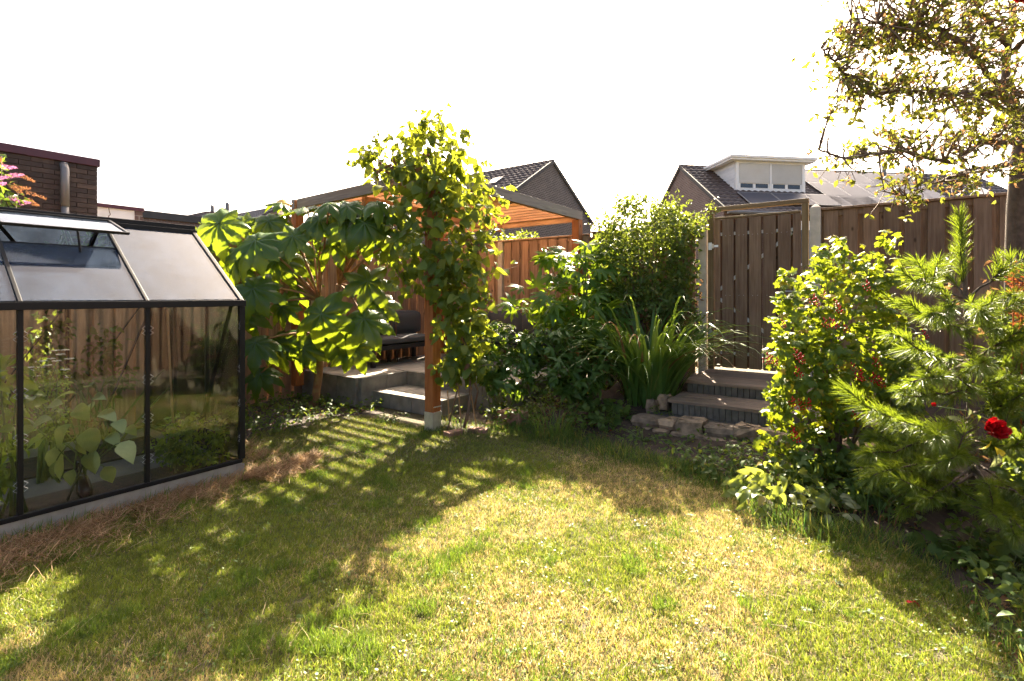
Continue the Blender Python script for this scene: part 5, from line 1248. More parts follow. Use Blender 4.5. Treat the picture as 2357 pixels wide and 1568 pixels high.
clump('low grass tuft at the lawn edge below the peonies', tuple(b_), 110, 0.22, 0.22, 0.42, 'grass tufts in the bed', 'grass_tuft', 'grass tuft', 6, thin)
b_ = px(1400, 985, 5.7); b_.z = 0.05
clump('low grass tuft beside the round-leaved plants', tuple(b_), 60, 0.15, 0.2, 0.36, 'grass tufts in the bed', 'grass_tuft', 'grass tuft', 4, thin)
b_ = px(2010, 1215, 3.35); b_.z = 0.02
clump('loose grass tuft in the shade under the pine', tuple(b_), 40, 0.15, 0.18, 0.34, 'grass tufts in the bed', 'grass_tuft', 'grass tuft', 4, thin)

LEAF['primula'] = leaf_mesh('primula_leaf', oval(0.22, 0.75), M['primula_leaf'], 5, 0.35, 0.55, 0.03)
# round-leaved and small plants along the edge
def low_plant(label, x, y, Z, w, hgt, n, leaf, mat, smin, smax, name='low_plant', limit=300, up=0.8, face=0.35, zb=0.02):
    b0 = px(x, y, Z); b0.z = zb; s_ = thing(name, label, 'plant', tuple(b0)); items = []
    for k in range(n):
        a = random.uniform(0, 6.283); r_ = w * random.random() ** .5; p = b0 + Vector((math.cos(a) * r_, math.sin(a) * r_, 0)); p.z = zb + hgt * (0.25 + 0.75 * random.random()) * (1 - 0.5 * (r_ / w) ** 2)
        out = Vector((math.cos(a), math.sin(a), 0.2)); items.append((p, frame(out + rv(.35) - UP * .15, UP * up + CAMDIR * face + rv(.3)), random.uniform(smin, smax)))
        if k % 4 == 0: m_ = MB(); m_.tube(bez(b0, b0.lerp(p, .5) + UP * .03, p, 3), 0.003, 4); m_.build('stem', M['green_stem'], s_)
    spread('leaf', LEAF[leaf], s_, items, mat, limit); return s_
low_plant('pale round-leaved lady\'s mantle in front of the day lily', 1395, 955, 5.75, 0.30, 0.30, 46, 'round', M['weed_leaf'], 0.05, 0.095, 'ladys_mantle', zb=0.10)
low_plant('small weeds at the foot of the stone edging', 1480, 1020, 5.15, 0.28, 0.16, 90, 'weed', M['weed_leaf'], 0.03, 0.06, 'weed')
low_plant('weeds in front of the middle of the stone edging', 1600, 1060, 4.75, 0.28, 0.14, 80, 'weed', M['weed_leaf'], 0.03, 0.055, 'weed')
low_plant('trailing weeds growing over the stones below the steps', 1640, 1010, 5.05, 0.34, 0.20, 90, 'weed', M['weed_leaf'], 0.03, 0.06, 'weed', zb=0.05)
low_plant('feathery yellow-green plant at the end of the stone edging', 1520, 945, 5.65, 0.14, 0.16, 70, 'weed', M['currant_leaf'], 0.02, 0.04, 'spurge', zb=0.14)
low_plant('spreading primula clump with sunlit leaves at the lawn edge', 1790, 1185, 3.62, 0.30, 0.30, 110, 'primula', M['primula_leaf'], 0.07, 0.13, 'primula', up=0.6, face=0.5)
low_plant('grey-green sage rosette in front of the primula', 1905, 1215, 3.42, 0.14, 0.20, 30, 'sage', M['sage_leaf'], 0.07, 0.11, 'sage')
low_plant('bright small-leaved herb beside the currant foot', 1700, 1100, 4.1, 0.22, 0.32, 80, 'weed', M['currant_leaf'], 0.03, 0.06, 'herb')
low_plant('dark strawberry plant in the shade under the pine', 2230, 1290, 2.95, 0.26, 0.14, 40, 'round', M['weed_leaf'], 0.04, 0.07, 'strawberry_plant')
low_plant('dark leafy weed in the lower corner under the pine', 2330, 1330, 2.75, 0.2, 0.14, 26, 'round', M['weed_leaf'], 0.04, 0.065, 'weed')
low_plant('leafy weed at the foot of the terrace step', 900, 965, 6.1, 0.2, 0.10, 50, 'weed', M['weed_leaf'], 0.03, 0.06, 'weed')

# ground cover in the beds: nobody could count it
def cover(name, label, uv, n, leaf, mat, smin, smax, hmax, cat='ground cover'):
    o = thing(name, label, cat, (5.0, 1.0, 0)); o['kind'] = 'stuff'; items = []
    while len(items) < n:
        p = uv()
        if p is None: continue
        u, v, z = p; items.append((Vector((u, v, z + random.random() ** 1.6 * hmax)), frame(rv(1) * Vector((1, 1, .35)), UP + CAMDIR * .3 + rv(.45)), random.uniform(smin, smax)))
    mass('leaves', LEAF[leaf], o, items, mat); return o
def bed_uv():
    v = random.uniform(-2.2, 4.1); e = edge_u(v); u = e + (random.random() ** 1.35) * min(2.2, 7.2 - e)
    if u > 4.95 and -0.1 < v < 2.3: return None
    if float(vnoise(np.array([u]), np.array([v]), 2.3, 61)[0]) < 0.45 + 0.25 * (u - e < 0.35): return None
    return u, v, bed_z(u, v)
cover('undergrowth', 'low dark undergrowth filling the bed along the fence', bed_uv, 5200, 'weed', M['weed_leaf'], 0.03, 0.08, 0.22)
cover('leaf_litter', 'brown fallen leaves under the shrubs', bed_uv, 3000, 'dead', M['dead_leaf'], 0.02, 0.05, 0.03, 'leaf litter')
def strip_uv():
    u = random.uniform(2.2, 4.5); v = random.uniform(5.3, 7.0)
    if u > 4.3 and v > 5.6: return None
    return u, v, 0.0
cover('undergrowth', 'dark ground cover between the greenhouse and the terrace', strip_uv, 2200, 'weed', M['weed_leaf'], 0.03, 0.07, 0.14)
cover('leaf_litter', 'dry leaf litter below the rice-paper plant', strip_uv, 260, 'dead', M['dead_leaf'], 0.03, 0.07, 0.03, 'leaf litter')
b_ = px(600, 700, 7.6); b_.z = 0
shrub('ivy', 'dark ivy on the fence behind the rice-paper plant', 'ivy', tuple(b_), [(600, 625, 70, 60, 7.3, .15), (560, 560, 60, 40, 7.3, .15), (480, 560, 50, 50, 7.2, .15), (655, 560, 60, 30, 7.5, .12)], 750, 'oval', M['privet_leaf'], 0.05, 0.09, 60, 0.5, 6)
b_ = px(900, 700, 8.5); b_.z = 0.4
shrub('ivy', 'ivy trailing over the fence top left of the pergola post', 'ivy', tuple(b_), [(900, 590, 45, 22, 8.3, .12), (860, 575, 40, 14, 8.2, .1)], 160, 'oval', M['privet_leaf'], 0.06, 0.11, 60, 0.5, 4)
b_ = px(1185, 560, 11.0); b_.z = 0
shrub('garden_shrub', 'bright yellow-green shrub beyond the back fence', 'shrub', tuple(b_), [(1165, 560, 45, 24, 11, .5), (1205, 555, 38, 24, 11, .5), (1185, 575, 60, 20, 11, .5)], 1300, 'oval', M['currant_leaf'], 0.05, 0.09, 0, 0.5, 5)
b_ = px(1850, 640, 6.0); b_.z = 0.4
shrub('conifer_seedling', 'feathery young conifer in front of the pointed concrete post', 'plant', tuple(b_), [(1862, 640, 16, 40, 5.9, .08), (1845, 665, 20, 25, 5.9, .08)], 260, 'oval', M['needle'], 0.02, 0.045, 0, 0.6, 5)

for lb, x, y, Z, bl, n_ in (('tall leafy perennial behind the pine next to the tree trunk', 2320, 1000, 4.1, [(2320, 850, 45, 70, 4.1, .2), (2300, 760, 40, 50, 4.15, .2), (2335, 930, 40, 60, 4.0, .2)], 420), ('leafy perennial between the currant and the pine', 2090, 1050, 4.0, [(2090, 820, 50, 80, 4.1, .2), (2080, 920, 60, 70, 4.0, .2), (2060, 1000, 60, 50, 3.9, .2)], 480), ('dark perennial in the shade below the pine', 2180, 1180, 3.75, [(2150, 1120, 90, 50, 3.6, .2), (2250, 1150, 70, 50, 3.6, .2), (2030, 1110, 60, 45, 3.7, .2)], 420), ('leafy weeds round the foot of the currant', 1900, 1090, 3.95, [(1880, 1060, 60, 45, 3.9, .2), (1960, 1060, 60, 45, 3.9, .2), (1830, 1080, 50, 35, 3.85, .15), (2010, 1130, 60, 40, 3.6, .15)], 520), ('perennial behind the rose at the picture edge', 2330, 1200, 3.3, [(2330, 1130, 45, 60, 3.3, .15), (2345, 1050, 30, 60, 3.35, .15)], 220)):
    b_ = px(x, y, Z); b_.z = 0.03
    shrub('perennial', lb, 'plant', tuple(b_), bl, n_, 'weed', M['weed_leaf'], 0.05, 0.10, 120, 0.5, 12, 'green_stem', 0.3, 0.7, 0.3, 0.5, 0.6, 'perennials round the pine')

# ---------------------------------------------------------------- red currant
b_ = px(1915, 1030, 4.25); b_.z = 0.05
CB_ = [(1920, 600, 55, 60, 4.5, .2), (1990, 620, 55, 55, 4.5, .2), (1880, 690, 75, 70, 4.35, .28), (1960, 710, 90, 75, 4.3, .3), (1850, 790, 75, 65, 4.25, .28), (1930, 810, 95, 75, 4.15, .3), (1870, 890, 85, 70, 4.1, .28), (1960, 900, 85, 75, 4.1, .28), (1820, 880, 40, 50, 4.15, .2), (1900, 970, 85, 50, 4.1, .25), (1800, 640, 28, 30, 4.4, .1), (2050, 570, 30, 45, 4.5, .12), (1775, 745, 22, 22, 4.3, .1), (1800, 1010, 60, 45, 4.1, .2), (2030, 650, 50, 50, 4.4, .2), (2040, 740, 55, 70, 4.3, .25), (1810, 820, 50, 60, 4.2, .2), (1830, 700, 50, 60, 4.3, .2), (2030, 850, 55, 70, 4.2, .25), (1790, 930, 40, 50, 4.1, .2)]
cur = shrub('red_currant_bush', 'sunlit red currant bush with hanging red berries', 'bush', tuple(b_), CB_, 1900, 'currant', M['currant_leaf'], 0.038, 0.068, 300, 0.4, 26, 'twig', 0.3, 0.65, 0.3, 0.5, 0.5)
bc = MB(); r_ = random.Random(4)
for k in range(13): bc.ball((r_.gauss(0, .010), r_.gauss(0, .010), -k * 0.0058), 0.0062, 6)
bme2 = bc.mesh('berry_cluster', M['berry'], smooth=True)
for zx, zy in ((495, 585), (508, 605), (645, 650), (555, 735), (595, 735), (685, 780), (285, 745), (195, 960), (212, 968), (255, 990), (365, 930), (385, 945), (410, 960), (375, 1045), (730, 1020), (780, 1080), (795, 1065), (870, 985), (870, 1085), (910, 1105), (900, 1110), (355, 1240), (395, 1255), (350, 1425), (365, 1455), (460, 1250), (830, 495), (740, 1330), (620, 615), (560, 565), (1185, 812)):
    put('berry_cluster', bme2, cur, px(1697.4 + zx * .3609, 471.5 + zy * .3609 - 5, 3.84 + random.uniform(-.03, .05)), Matrix.Rotation(random.uniform(-.4, .4), 3, 'X'), random.uniform(0.85, 1.25))

# ---------------------------------------------------------------- pine
pb = px(2245, 1180, 3.55); pb.z = 0.0
pine = thing('young_pine', 'young long-needled pine leaning out of the bed', 'pine', tuple(pb))
top = px(2212, 505, 3.65)
trunk = bez(pb, px(2235, 850, 3.6), top, 10)
stems('trunk', pine, [(trunk, taper(0.038, 0.008, 11))], M['bark'], 8)
NV_, NF_ = [], []
def needles(path, dens, ln, spreadv, start=0.25):
    """needle triangles along a shoot"""
    vs = []; path = [Vector(p) for p in path]; L = sum((path[i + 1] - path[i]).length for i in range(len(path) - 1)); n = int(dens * L * (1 - start))
    for k in range(n):
        t = start + (1 - start) * (k + random.random()) / n; s = t * (len(path) - 1); i = min(len(path) - 2, int(s)); p = path[i].lerp(path[i + 1], s - i); ax = (path[i + 1] - path[i]).normalized()
        if k % 6 == 0: base_rd = rv(1); base_p = p; base_sp = spreadv * random.uniform(.5, 1.2)
        p = base_p; rd = base_rd + rv(0.28); rd = (rd - ax * rd.dot(ax)).normalized(); sp_ = base_sp * random.uniform(.9, 1.1) * (1.0 - 0.45 * max(0, (t - 0.8) / 0.2)); _o = spreadv * random.uniform(.55, 1.15) * (1.0 - 0.45 * max(0, (t - 0.8) / 0.2))
        d = (ax * math.cos(sp_) + rd * math.sin(sp_) - UP * 0.10).normalized(); l_ = ln * random.uniform(.75, 1.1)
        w = d.cross(rv(1)).normalized() * 0.0013; q = p + d * l_ * .55 - UP * 0.002; e = p + d * l_ - UP * l_ * 0.10
        vs.append((p - w, p + w, q + w * .9, q - w * .9, e))
    return vs
def shoot_part(path, r0, ln=0.125, dens=1500, sp_=0.85, start=0.2):
    m_ = MB(); m_.tube(path, taper(r0, r0 * 0.35, len(path)), 5); br = m_.build('branch', M['bark'], pine, smooth=True)
    vs = needles(path, dens, ln, sp_, start)
    V = np.array([[tuple(c) for c in q] for q in vs]).reshape(-1, 3) - np.array(ORG[pine.name]); n = len(vs); i = np.arange(n) * 5
    me = np_mesh('needles', V, [np.stack([i, i + 1, i + 2, i + 3], 1), np.stack([i + 3, i + 2, i + 4], 1)], M['needle'], False, {'var': ('FLOAT', np.repeat(rng.random(n), 5))})
    link('needles', me, br, kind='stuff')
shoot_part([px(2215, 650, 3.62), px(2212, 560, 3.62), px(2210, 498, 3.62)], 0.010, 0.13, 1700, 0.55, 0.0)
PB_ = [  # start, bend, tip (x, y, depth)
    ((2225, 690, 3.6), (2150, 660, 3.4), (2085, 632, 3.3)), ((2225, 690, 3.6), (2190, 640, 3.75), (2150, 610, 3.8)), ((2225, 690, 3.6), (2290, 640, 3.5), (2335, 600, 3.4)), ((2225, 700, 3.6), (2300, 690, 3.3), (2370, 690, 3.2)), ((2225, 700, 3.6), (2240, 700, 3.2), (2255, 720, 3.0)),
    ((2230, 830, 3.58), (2150, 840, 3.3), (2052, 760, 3.1)), ((2230, 830, 3.58), (2180, 860, 3.2), (2110, 880, 2.95)), ((2230, 830, 3.58), (2290, 800, 3.3), (2350, 760, 3.15)), ((2230, 840, 3.58), (2250, 850, 3.2), (2265, 830, 2.95)),
    ((2235, 960, 3.57), (2090, 1020, 3.1), (1955, 900, 2.95)), ((2235, 960, 3.57), (2150, 990, 3.1), (2150, 1000, 2.75)), ((2235, 950, 3.57), (2300, 950, 3.2), (2370, 900, 3.0)), ((2235, 970, 3.57), (2100, 1040, 3.3), (1990, 1040, 3.2)),
    ((2240, 1060, 3.56), (2150, 1090, 3.2), (2060, 1080, 3.05)), ((2240, 1060, 3.56), (2290, 1150, 3.0), (2290, 1200, 2.6)), ((2240, 1060, 3.56), (2330, 1120, 3.0), (2390, 1180, 2.75)), ((2240, 1070, 3.56), (2170, 1130, 3.0), (2120, 1150, 2.8)), ((2240, 1050, 3.56), (2120, 1060, 3.6), (2010, 1000, 3.6)), ((2230, 830, 3.58), (2140, 800, 3.7), (2060, 830, 3.75)),
    ((2228, 760, 3.6), (2150, 740, 3.4), (2090, 700, 3.3)), ((2228, 760, 3.6), (2280, 740, 3.3), (2330, 700, 3.1)), ((2232, 900, 3.57), (2170, 920, 3.2), (2080, 900, 3.0)), ((2232, 900, 3.57), (2290, 900, 3.2), (2350, 830, 3.05)), ((2236, 1000, 3.57), (2200, 1040, 3.0), (2190, 1060, 2.75)), ((2236, 1010, 3.57), (2310, 1050, 3.0), (2360, 1010, 2.8)), ((2240, 1090, 3.56), (2160, 1150, 3.1), (2080, 1170, 2.95)), ((2240, 1090, 3.56), (2330, 1180, 2.9), (2330, 1230, 2.5)), ((2240, 1040, 3.56), (2100, 1070, 3.1), (2010, 1090, 3.0)), ((2225, 700, 3.6), (2180, 720, 3.3), (2140, 720, 3.1))]
for a, b, c in PB_:
    path = bez(px(*a), px(*b), px(*c), 7); path = [p + rv(0.012) * (i / 7) for i, p in enumerate(path)]; shoot_part(path, 0.010, random.uniform(.10, .15), random.uniform(1000, 1500), random.uniform(.6, .95), random.uniform(.2, .45))
    for s_ in range(3):
        t = random.choice((2, 3, 4, 5)); p = path[t]; ax = (path[t + 1] - path[t]).normalized(); e = p + (ax * 0.8 + rv(0.45) + UP * 0.12).normalized() * random.uniform(.14, .30)
        shoot_part([p, p.lerp(e, .5) - UP * .004, e], 0.006, random.uniform(.08, .13), random.uniform(800, 1300), random.uniform(.55, .9), 0.15)

mass('dry_needle_tufts', LEAF['dead'], pine, [(trunk[random.randint(2, 8)] + rv(0.10), frame(rv(1) - UP, rv(1)), random.uniform(.03, .06)) for k in range(60)], M['dead_leaf'])
# ---------------------------------------------------------------- tree in the upper corner
tp = px(2345, 760, 4.35); tp.z = 0.3
tree = thing('fruit_tree', 'old fruit tree with sparse crown in front of the fence', 'tree', tuple(tp))
T = [tuple(tp), px(2338, 600, 4.35), px(2340, 480, 4.3), px(2348, 375, 4.25), px(2354, 300, 4.2)]
stems('trunk', tree, [(T, [0.088, 0.075, 0.068, 0.064, 0.058])], M['bark'], 12)
LIMBS = [([T[4], px(2310, 194, 4.1), px(2322, 100, 4.1), px(2338, -20, 4.1), px(2345, -120, 4.1)], 0.042), ([px(2312, 205, 4.1), px(2282, 181, 3.95), px(2229, 116, 3.8), px(2154, 59, 3.7), px(2047, 59, 3.6), px(1960, 40, 3.55)], 0.026), ([px(2318, 210, 4.1), px(2240, 215, 3.8), px(2126, 213, 3.7), px(1963, 213, 3.6), px(1925, 147, 3.5), px(1890, 110, 3.5)], 0.022),
         ([px(2350, 330, 4.2), px(2260, 328, 3.9), px(2191, 375, 3.8), px(2060, 347, 3.6), px(1941, 366, 3.5), px(1885, 345, 3.5)], 0.020), ([px(2347, 372, 4.25), px(2229, 392, 3.9), px(2140, 425, 3.75), px(2085, 455, 3.65)], 0.016), ([px(2330, 120, 4.1), px(2390, 60, 3.9), px(2420, -20, 3.8)], 0.025), ([px(2320, 110, 4.1), px(2250, 20, 3.9), px(2180, -60, 3.8)], 0.02), ([px(2350, 260, 4.2), px(2420, 180, 4.0), px(2480, 80, 3.9)], 0.03)]
LP = []
for pts, r0 in LIMBS:
    pts = [Vector(p) for p in pts]; dense = []
    for i in range(len(pts) - 1):
        for k in range(6): dense.append(pts[i].lerp(pts[i + 1], k / 6) + rv(0.004))
    dense.append(pts[-1]); stems('limb', tree, [(dense, taper(r0, 0.006, len(dense)))], M['bark'], 7); LP += dense
TB_ = [(2100, 100, 190, 90, 3.7, .4), (2000, 80, 110, 60, 3.6, .35), (2230, 90, 130, 100, 3.8, .4), (2200, 230, 160, 75, 3.75, .4), (2060, 200, 150, 60, 3.65, .35), (1960, 190, 75, 70, 3.55, .3), (2180, 300, 150, 55, 3.75, .35), (2040, 330, 110, 45, 3.6, .3), (1930, 250, 60, 35, 3.55, .2), (1960, 375, 70, 40, 3.55, .25), (2090, 425, 80, 45, 3.65, .25), (2240, 400, 110, 60, 3.9, .3), (2330, 250, 90, 150, 3.9, .35), (2330, 60, 90, 110, 3.9, .35), (2100, -20, 250, 60, 3.7, .4), (1920, 120, 50, 50, 3.5, .2)]
tw = MB(); items, ditems = [], []
for q, d in blob_pts(TB_, 640, 0.6):
    near = min(LP, key=lambda p: (p - q).length_squared); near = near.lerp(random.choice(LP), 0.0)
    mid = near.lerp(q, .55) + rv(0.025) - UP * 0.01
    pts = bez(near, mid, q, 4); tw.tube(pts, taper(0.008, 0.0025, 5), 4, cap=False)
    sub = [q]
    for k in range(2):
        e = pts[2].lerp(q, random.random()) ; f = e + rv(0.07); tw.tube([e, e.lerp(f, .5) + rv(.01), f], [0.0035, 0.003, 0.002], 3, cap=False); sub.append(f)
    for e in sub:
        for k in range(random.randint(1, 4)):
            items.append((e + rv(0.005), frame((e - near).normalized() * .5 + rv(.75), UP * .5 + rv(.6)), random.uniform(.035, .066)))
        if random.random() < 0.4:
            for k in range(3): ditems.append((e + rv(.02), frame(rv(1) - UP * .5, rv(1)), random.uniform(.02, .04)))
tw.build('twigs', M['twig'], tree, kind='stuff')
spread('leaf', LEAF['tree'], tree, items, M['tree_leaf'])
mass('dry_leaves', LEAF['dead'], tree, ditems, M['dead_leaf'])

# rusty dock seed heads by the trunk
def dock(label, x, y, Z, hh):
    b0 = px(x, y, Z); b0.z = 0.3; s_ = thing('dock_plant', label, 'plant', tuple(b0), 'dock seed heads'); t_ = px(x + 3, y - hh, Z)
    m_ = MB(); m_.tube([b0, t_], 0.006, 5); m_.build('stem', M['dock'], s_)
    its = [(b0.lerp(t_, random.uniform(.72, 1)) + rv(.022), frame(rv(1), rv(1)), random.uniform(.015, .03)) for k in range(240)]
    mass('seeds', LEAF['oval'], s_, its, M['dock'])
dock('tall rusty dock seed head beside the tree trunk', 2330, 760, 4.0, 155); dock('short rusty dock seed head nearest the picture edge', 2350, 760, 3.95, 110)

# ---------------------------------------------------------------- roses
def rose(label, c, s, stem_pts, buds=(), leaves=()):
    b0 = Vector(stem_pts[0]); r_ = thing('rose', label, 'rose', tuple(b0), 'red roses')
    m_ = MB(); m_.tube(stem_pts, taper(0.006, 0.003, len(stem_pts)), 5); m_.build('stem', M['green_stem'], r_, smooth=True)
    pm = leaf_mesh('rose_petal', lambda t: 0.52 * (math.sin(math.pi * (0.12 + 0.80 * t)) ** 0.6), M['rose'], 5, -0.35, -0.5, 0.03)
    ax = (CAMDIR * 0.8 + UP * 0.6).normalized(); F_ = frame(ax, RIGHT)
    X_, Z_ = Vector(F_.col[0]), Vector(F_.col[2])
    for ring, (n, op, sc) in enumerate(((3, 0.2, 0.55), (5, 0.45, 0.8), (6, 0.8, 0.95), (7, 1.15, 1.0))):
        for k in range(n):
            a = 2 * math.pi * (k + 0.37 * ring) / n; out = X_ * math.cos(a) + Z_ * math.sin(a)
            tip = ax * math.cos(op) + out * math.sin(op) + rv(.08); put('petal', pm, r_, Vector(c) + out * 0.004 * ring, frame(tip, ax * math.sin(op) - out * math.cos(op)), s * sc)
    for p in buds:
        for k in range(5): put('bud_petal', pm, r_, p, frame(UP + rv(.35), rv(1)), s * 0.3)
    for p, mt, sc in leaves: put('leaf', LEAF[mt], r_, p, frame(-UP * .7 + rv(.5), CAMDIR + rv(.3)), sc)
q = px(2286, 992, 2.8)
rose('open red rose on an arching stem in front of the pine', q, 0.056, [px(2440, 1150, 2.95), px(2400, 1080, 2.9), px(2350, 1020, 2.85), px(2300, 975, 2.83), px(2220, 945, 2.82), px(2152, 935, 2.8)], [px(2150, 935, 2.8)],
     [(px(2281, 1015, 2.78), 'yellow', .08), (px(2300, 1045, 2.78), 'sage', .08), (px(2310, 1050, 2.78), 'yellow', .07), (px(2290, 1050, 2.78), 'sage', .07), (px(2180, 960, 2.8), 'sage', .06), (px(2230, 940, 2.8), 'sage', .05), (px(2320, 985, 2.8), 'weed', .07), (px(2330, 1010, 2.8), 'weed', .07), (px(2250, 955, 2.8), 'weed', .05)])
q = px(2352, 2, 2.3)
rose('red rose cut by the upper corner of the picture', q, 0.05, [px(2470, 1250, 2.45), px(2450, 700, 2.4), px(2410, 200, 2.35), px(2356, 4, 2.31)])
pm = leaf_mesh('fallen_petal', lambda t: 0.45 * (math.sin(math.pi * (0.12 + 0.80 * t)) ** 0.6), M['rose'], 4, 0.3, 0.3)
for (x, y, s), lb in zip(((2090, 1388, .035), (2102, 1384, .03), (2235, 1385, .025)), ('dark red fallen petal lying on the sunlit lawn', 'small bright red petal beside the darker fallen one', 'fallen red petal in the shade near the bed')):
    u, v = pg(x, y, 0.03); o = link('rose_petal', pm, org=(u, v, 0.03), label=lb, cat='petal', group='fallen petals'); o.scale = (s, s, s); o.rotation_euler = (random.uniform(-.4, .4), random.uniform(-.4, .4), random.random() * 6)

# ---------------------------------------------------------------- buddleja behind the greenhouse
bd = px(-30, 560, 5.9); bd.z = 0
bud = shrub('buddleja', 'buddleja with pink and spent brown flower spikes above the greenhouse', 'shrub', tuple(bd), [(-10, 430, 45, 50, 5.85, .25), (20, 460, 45, 25, 5.8, .2), (-20, 380, 30, 40, 5.85, .2)], 150, 'peony', M['privet_leaf'], 0.07, 0.13, 300, 0.5, 8)
for (x0, y0), (x1, y1), mt in (((5, 385), (38, 386), 'buddleja'), ((20, 405), (55, 402), 'buddleja'), ((42, 402), (80, 418), 'buddleja_dead'), ((-8, 425), (14, 422), 'buddleja'), ((-12, 410), (20, 408), 'buddleja'), ((25, 425), (55, 450), 'buddleja_dead'), ((50, 438), (108, 458), 'buddleja_dead'), ((35, 432), (70, 434), 'buddleja_dead'), ((48, 466), (68, 467), 'buddleja'), ((66, 462), (88, 473), 'buddleja_dead'), ((25, 455), (42, 462), 'buddleja'), ((-10, 355), (4, 375), 'buddleja_dead')):
    a, b = px(x0, y0, 5.75), px(x1, y1, 5.68); its = []
    for k in range(170):
        t = random.random(); r_ = 0.032 * (1 - t * 0.8); its.append((a.lerp(b, t) + rv(1).normalized() * r_, frame(rv(1), rv(1)), random.uniform(.009, .016)))
    mass('flower_spike', LEAF['oval'], bud, its, M[mt], kind=None)

# ---------------------------------------------------------------- plants inside the greenhouse
b_ = px(192, 1160, 3.62); b_.z = 0.04
eg = thing('aubergine_plant', 'aubergine plant with big pale leaves inside the greenhouse', 'plant', tuple(b_))
for x, y, s, dx, dy in ((150, 1020, .27, -.35, -.9), (165, 975, .19, -.3, -.5), (175, 935, .15, .6, -.3), (205, 985, .19, .5, -.6), (215, 1035, .17, .2, -.9), (275, 1020, .17, .9, -.5), (120, 965, .16, -1, 0.05), (230, 950, .14, .9, 0.1), (200, 935, .13, .3, .2), (130, 1060, .16, -.3, -.9), (240, 1075, .13, .5, -.8), (175, 905, .12, -.5, .2), (265, 970, .13, .8, -.2), (95, 1010, .12, -.7, -.3), (145, 930, .11, -.6, .1), (215, 915, .10, .5, .2), (250, 1000, .12, .7, -.4), (110, 1000, .13, -.6, -.5), (185, 1010, .13, .1, -.6), (290, 985, .11, .9, 0), (170, 1080, .12, -.2, -.8), (80, 985, .10, -.9, 0), (205, 890, .09, .3, .4)):
    a = px(x, y, 3.55 + random.uniform(-.1, .12)); put('leaf', LEAF['egg'], eg, a, frame(scr(dx, dy, .35) + rv(.1), UP * .9 + CAMDIR * .5 + rv(.25)), s)
    m_ = MB(); m_.tube(bez(b_.lerp(px(190, 960, 3.62), random.uniform(.3, .95)), a + UP * .03, a, 3), 0.004, 5); m_.build('petiole', M['green_stem'], eg)
stems('stem', eg, [([b_, px(196, 1060, 3.62), px(188, 950, 3.62), px(186, 900, 3.6)], [.011, .01, .007, .004])], M['green_stem'], 7)
m_ = MB(); f0 = px(186, 1092, 3.55); f1 = px(200, 1148, 3.5); m_.tube([f0, f0.lerp(f1, .12), f0.lerp(f1, .35), f0.lerp(f1, .7), f0.lerp(f1, .92), f1], [.012, .030, .040, .046, .034, .006], 14); m_.build('fruit', M['aubergine'], eg, smooth=True)
m_ = MB(); g0 = px(178, 1062, 3.6); m_.tube([g0, px(179, 1085, 3.58), px(180, 1092, 3.58)], [.010, .016, .005], 8); m_.build('fruit', M['aubergine'], eg, smooth=True)
b_ = px(10, 1200, 3.35); b_.z = 0.04
shrub('pepper_plant', 'bright green pepper plant at the near end of the greenhouse', 'plant', tuple(b_), [(10, 870, 50, 45, 3.35, .15), (0, 950, 60, 50, 3.35, .15), (20, 1010, 50, 50, 3.35, .15), (5, 1090, 30, 60, 3.35, .12), (60, 920, 25, 35, 3.4, .1)], 190, 'pepper', M['pepper_leaf'], 0.05, 0.12, 300, 0.5, 8, 'green_stem')
b_ = px(110, 1000, 4.1); b_.z = 0.03
cor = shrub('coriander', 'coriander in white flower behind the aubergine', 'plant', tuple(b_), [(110, 880, 50, 50, 4.1, .12), (120, 960, 45, 50, 4.1, .12)], 700, 'oval', M['pepper_leaf'], 0.02, 0.045, 0, 0.5, 14, 'green_stem')
um = MB()
for k in range(22): a = random.random() * 6.28; r_ = random.random() ** .5 * .03; um.ball((r_ * math.cos(a), r_ * math.sin(a), -r_ * r_ * 4), 0.0042, 5)
ume = um.mesh('umbel', M['umbel'])
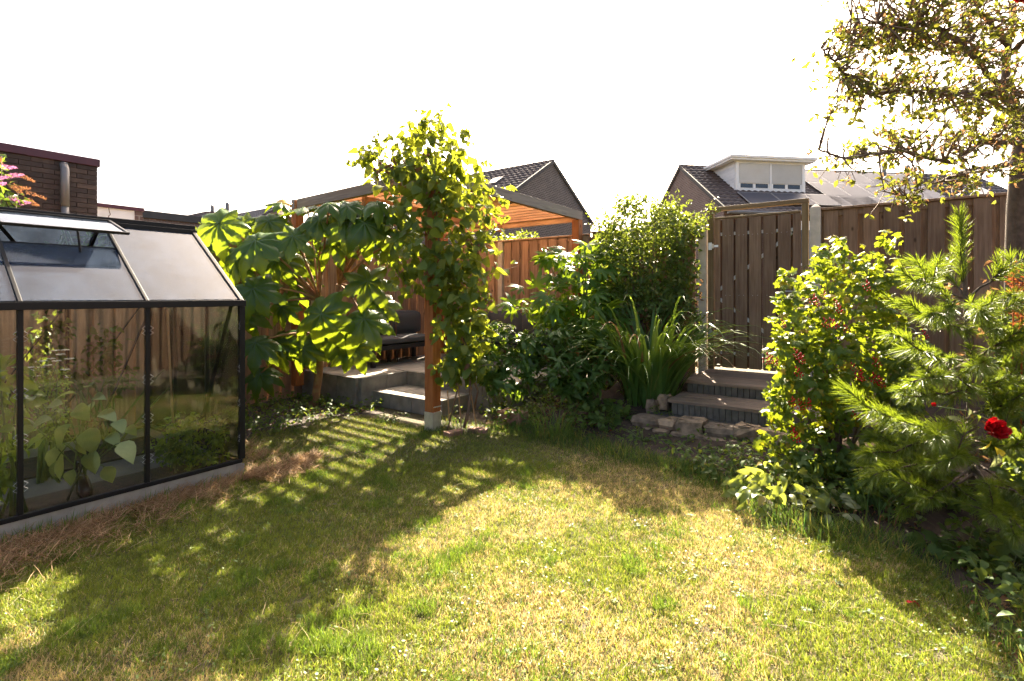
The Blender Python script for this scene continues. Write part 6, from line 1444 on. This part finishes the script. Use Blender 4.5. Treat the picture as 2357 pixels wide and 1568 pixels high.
for x, y in ((128, 806), (140, 815), (118, 825), (100, 830), (90, 832), (150, 805), (110, 840), (80, 850), (95, 845), (160, 825), (130, 830), (70, 845), (85, 865), (150, 850), (158, 868), (20, 870), (8, 866)): put('flower_head', ume, cor, px(x, y, 4.05 + random.uniform(-.1, .1)), Matrix.Identity(3), random.uniform(.7, 1.1))
b_ = px(440, 1080, 4.3); b_.z = 0.04
shrub('tomato_plant', 'low bushy tomato plant in the far corner of the greenhouse', 'plant', tuple(b_), [(430, 985, 55, 40, 4.35, .2), (400, 1035, 60, 40, 4.2, .2), (480, 1050, 50, 25, 4.3, .15), (500, 1000, 25, 40, 4.35, .12)], 900, 'weed', M['pepper_leaf'], 0.03, 0.06, 60, 0.5, 10, 'green_stem')
b_ = px(250, 950, 4.9); b_.z = 0.04
shrub('bean_plant', 'climbing bean leaves against the far greenhouse wall', 'plant', tuple(b_), [(240, 800, 50, 60, 4.9, .1), (270, 870, 45, 50, 4.9, .1), (110, 760, 60, 50, 4.7, .1), (90, 820, 40, 50, 4.7, .1), (440, 800, 25, 60, 5.2, .1), (180, 860, 50, 40, 4.8, .1)], 420, 'weed', M['weed_leaf'], 0.05, 0.10, 100, 0.5, 10, 'green_stem')
m_ = MB(); a = px(402, 960, 4.6); a.z = 0.04; m_.tube([a, px(385, 712, 4.6)], 0.009, 6); m_.build('bamboo_cane', M['cane'], org=tuple(a), label='bamboo cane standing inside the greenhouse', cat='cane', group='canes in the greenhouse')
mass_o = thing('dry_creeper', 'withered brown creeper on the fence seen through the roof vent', 'creeper', tuple(px(100, 700, 5.9)))
mass('leaves', LEAF['dead'], mass_o, leaf_items(blob_pts([(110, 555, 70, 22, 5.7, .12), (180, 560, 60, 25, 5.8, .12), (60, 545, 50, 20, 5.6, .1)], 130), .05, .12), M['dead_leaf'])
mass('green_leaves', LEAF['oval'], mass_o, leaf_items(blob_pts([(250, 560, 40, 40, 5.9, .15), (340, 590, 70, 60, 6.2, .12), (420, 620, 60, 70, 6.4, .12)], 330), .05, .11), M['privet_leaf'])
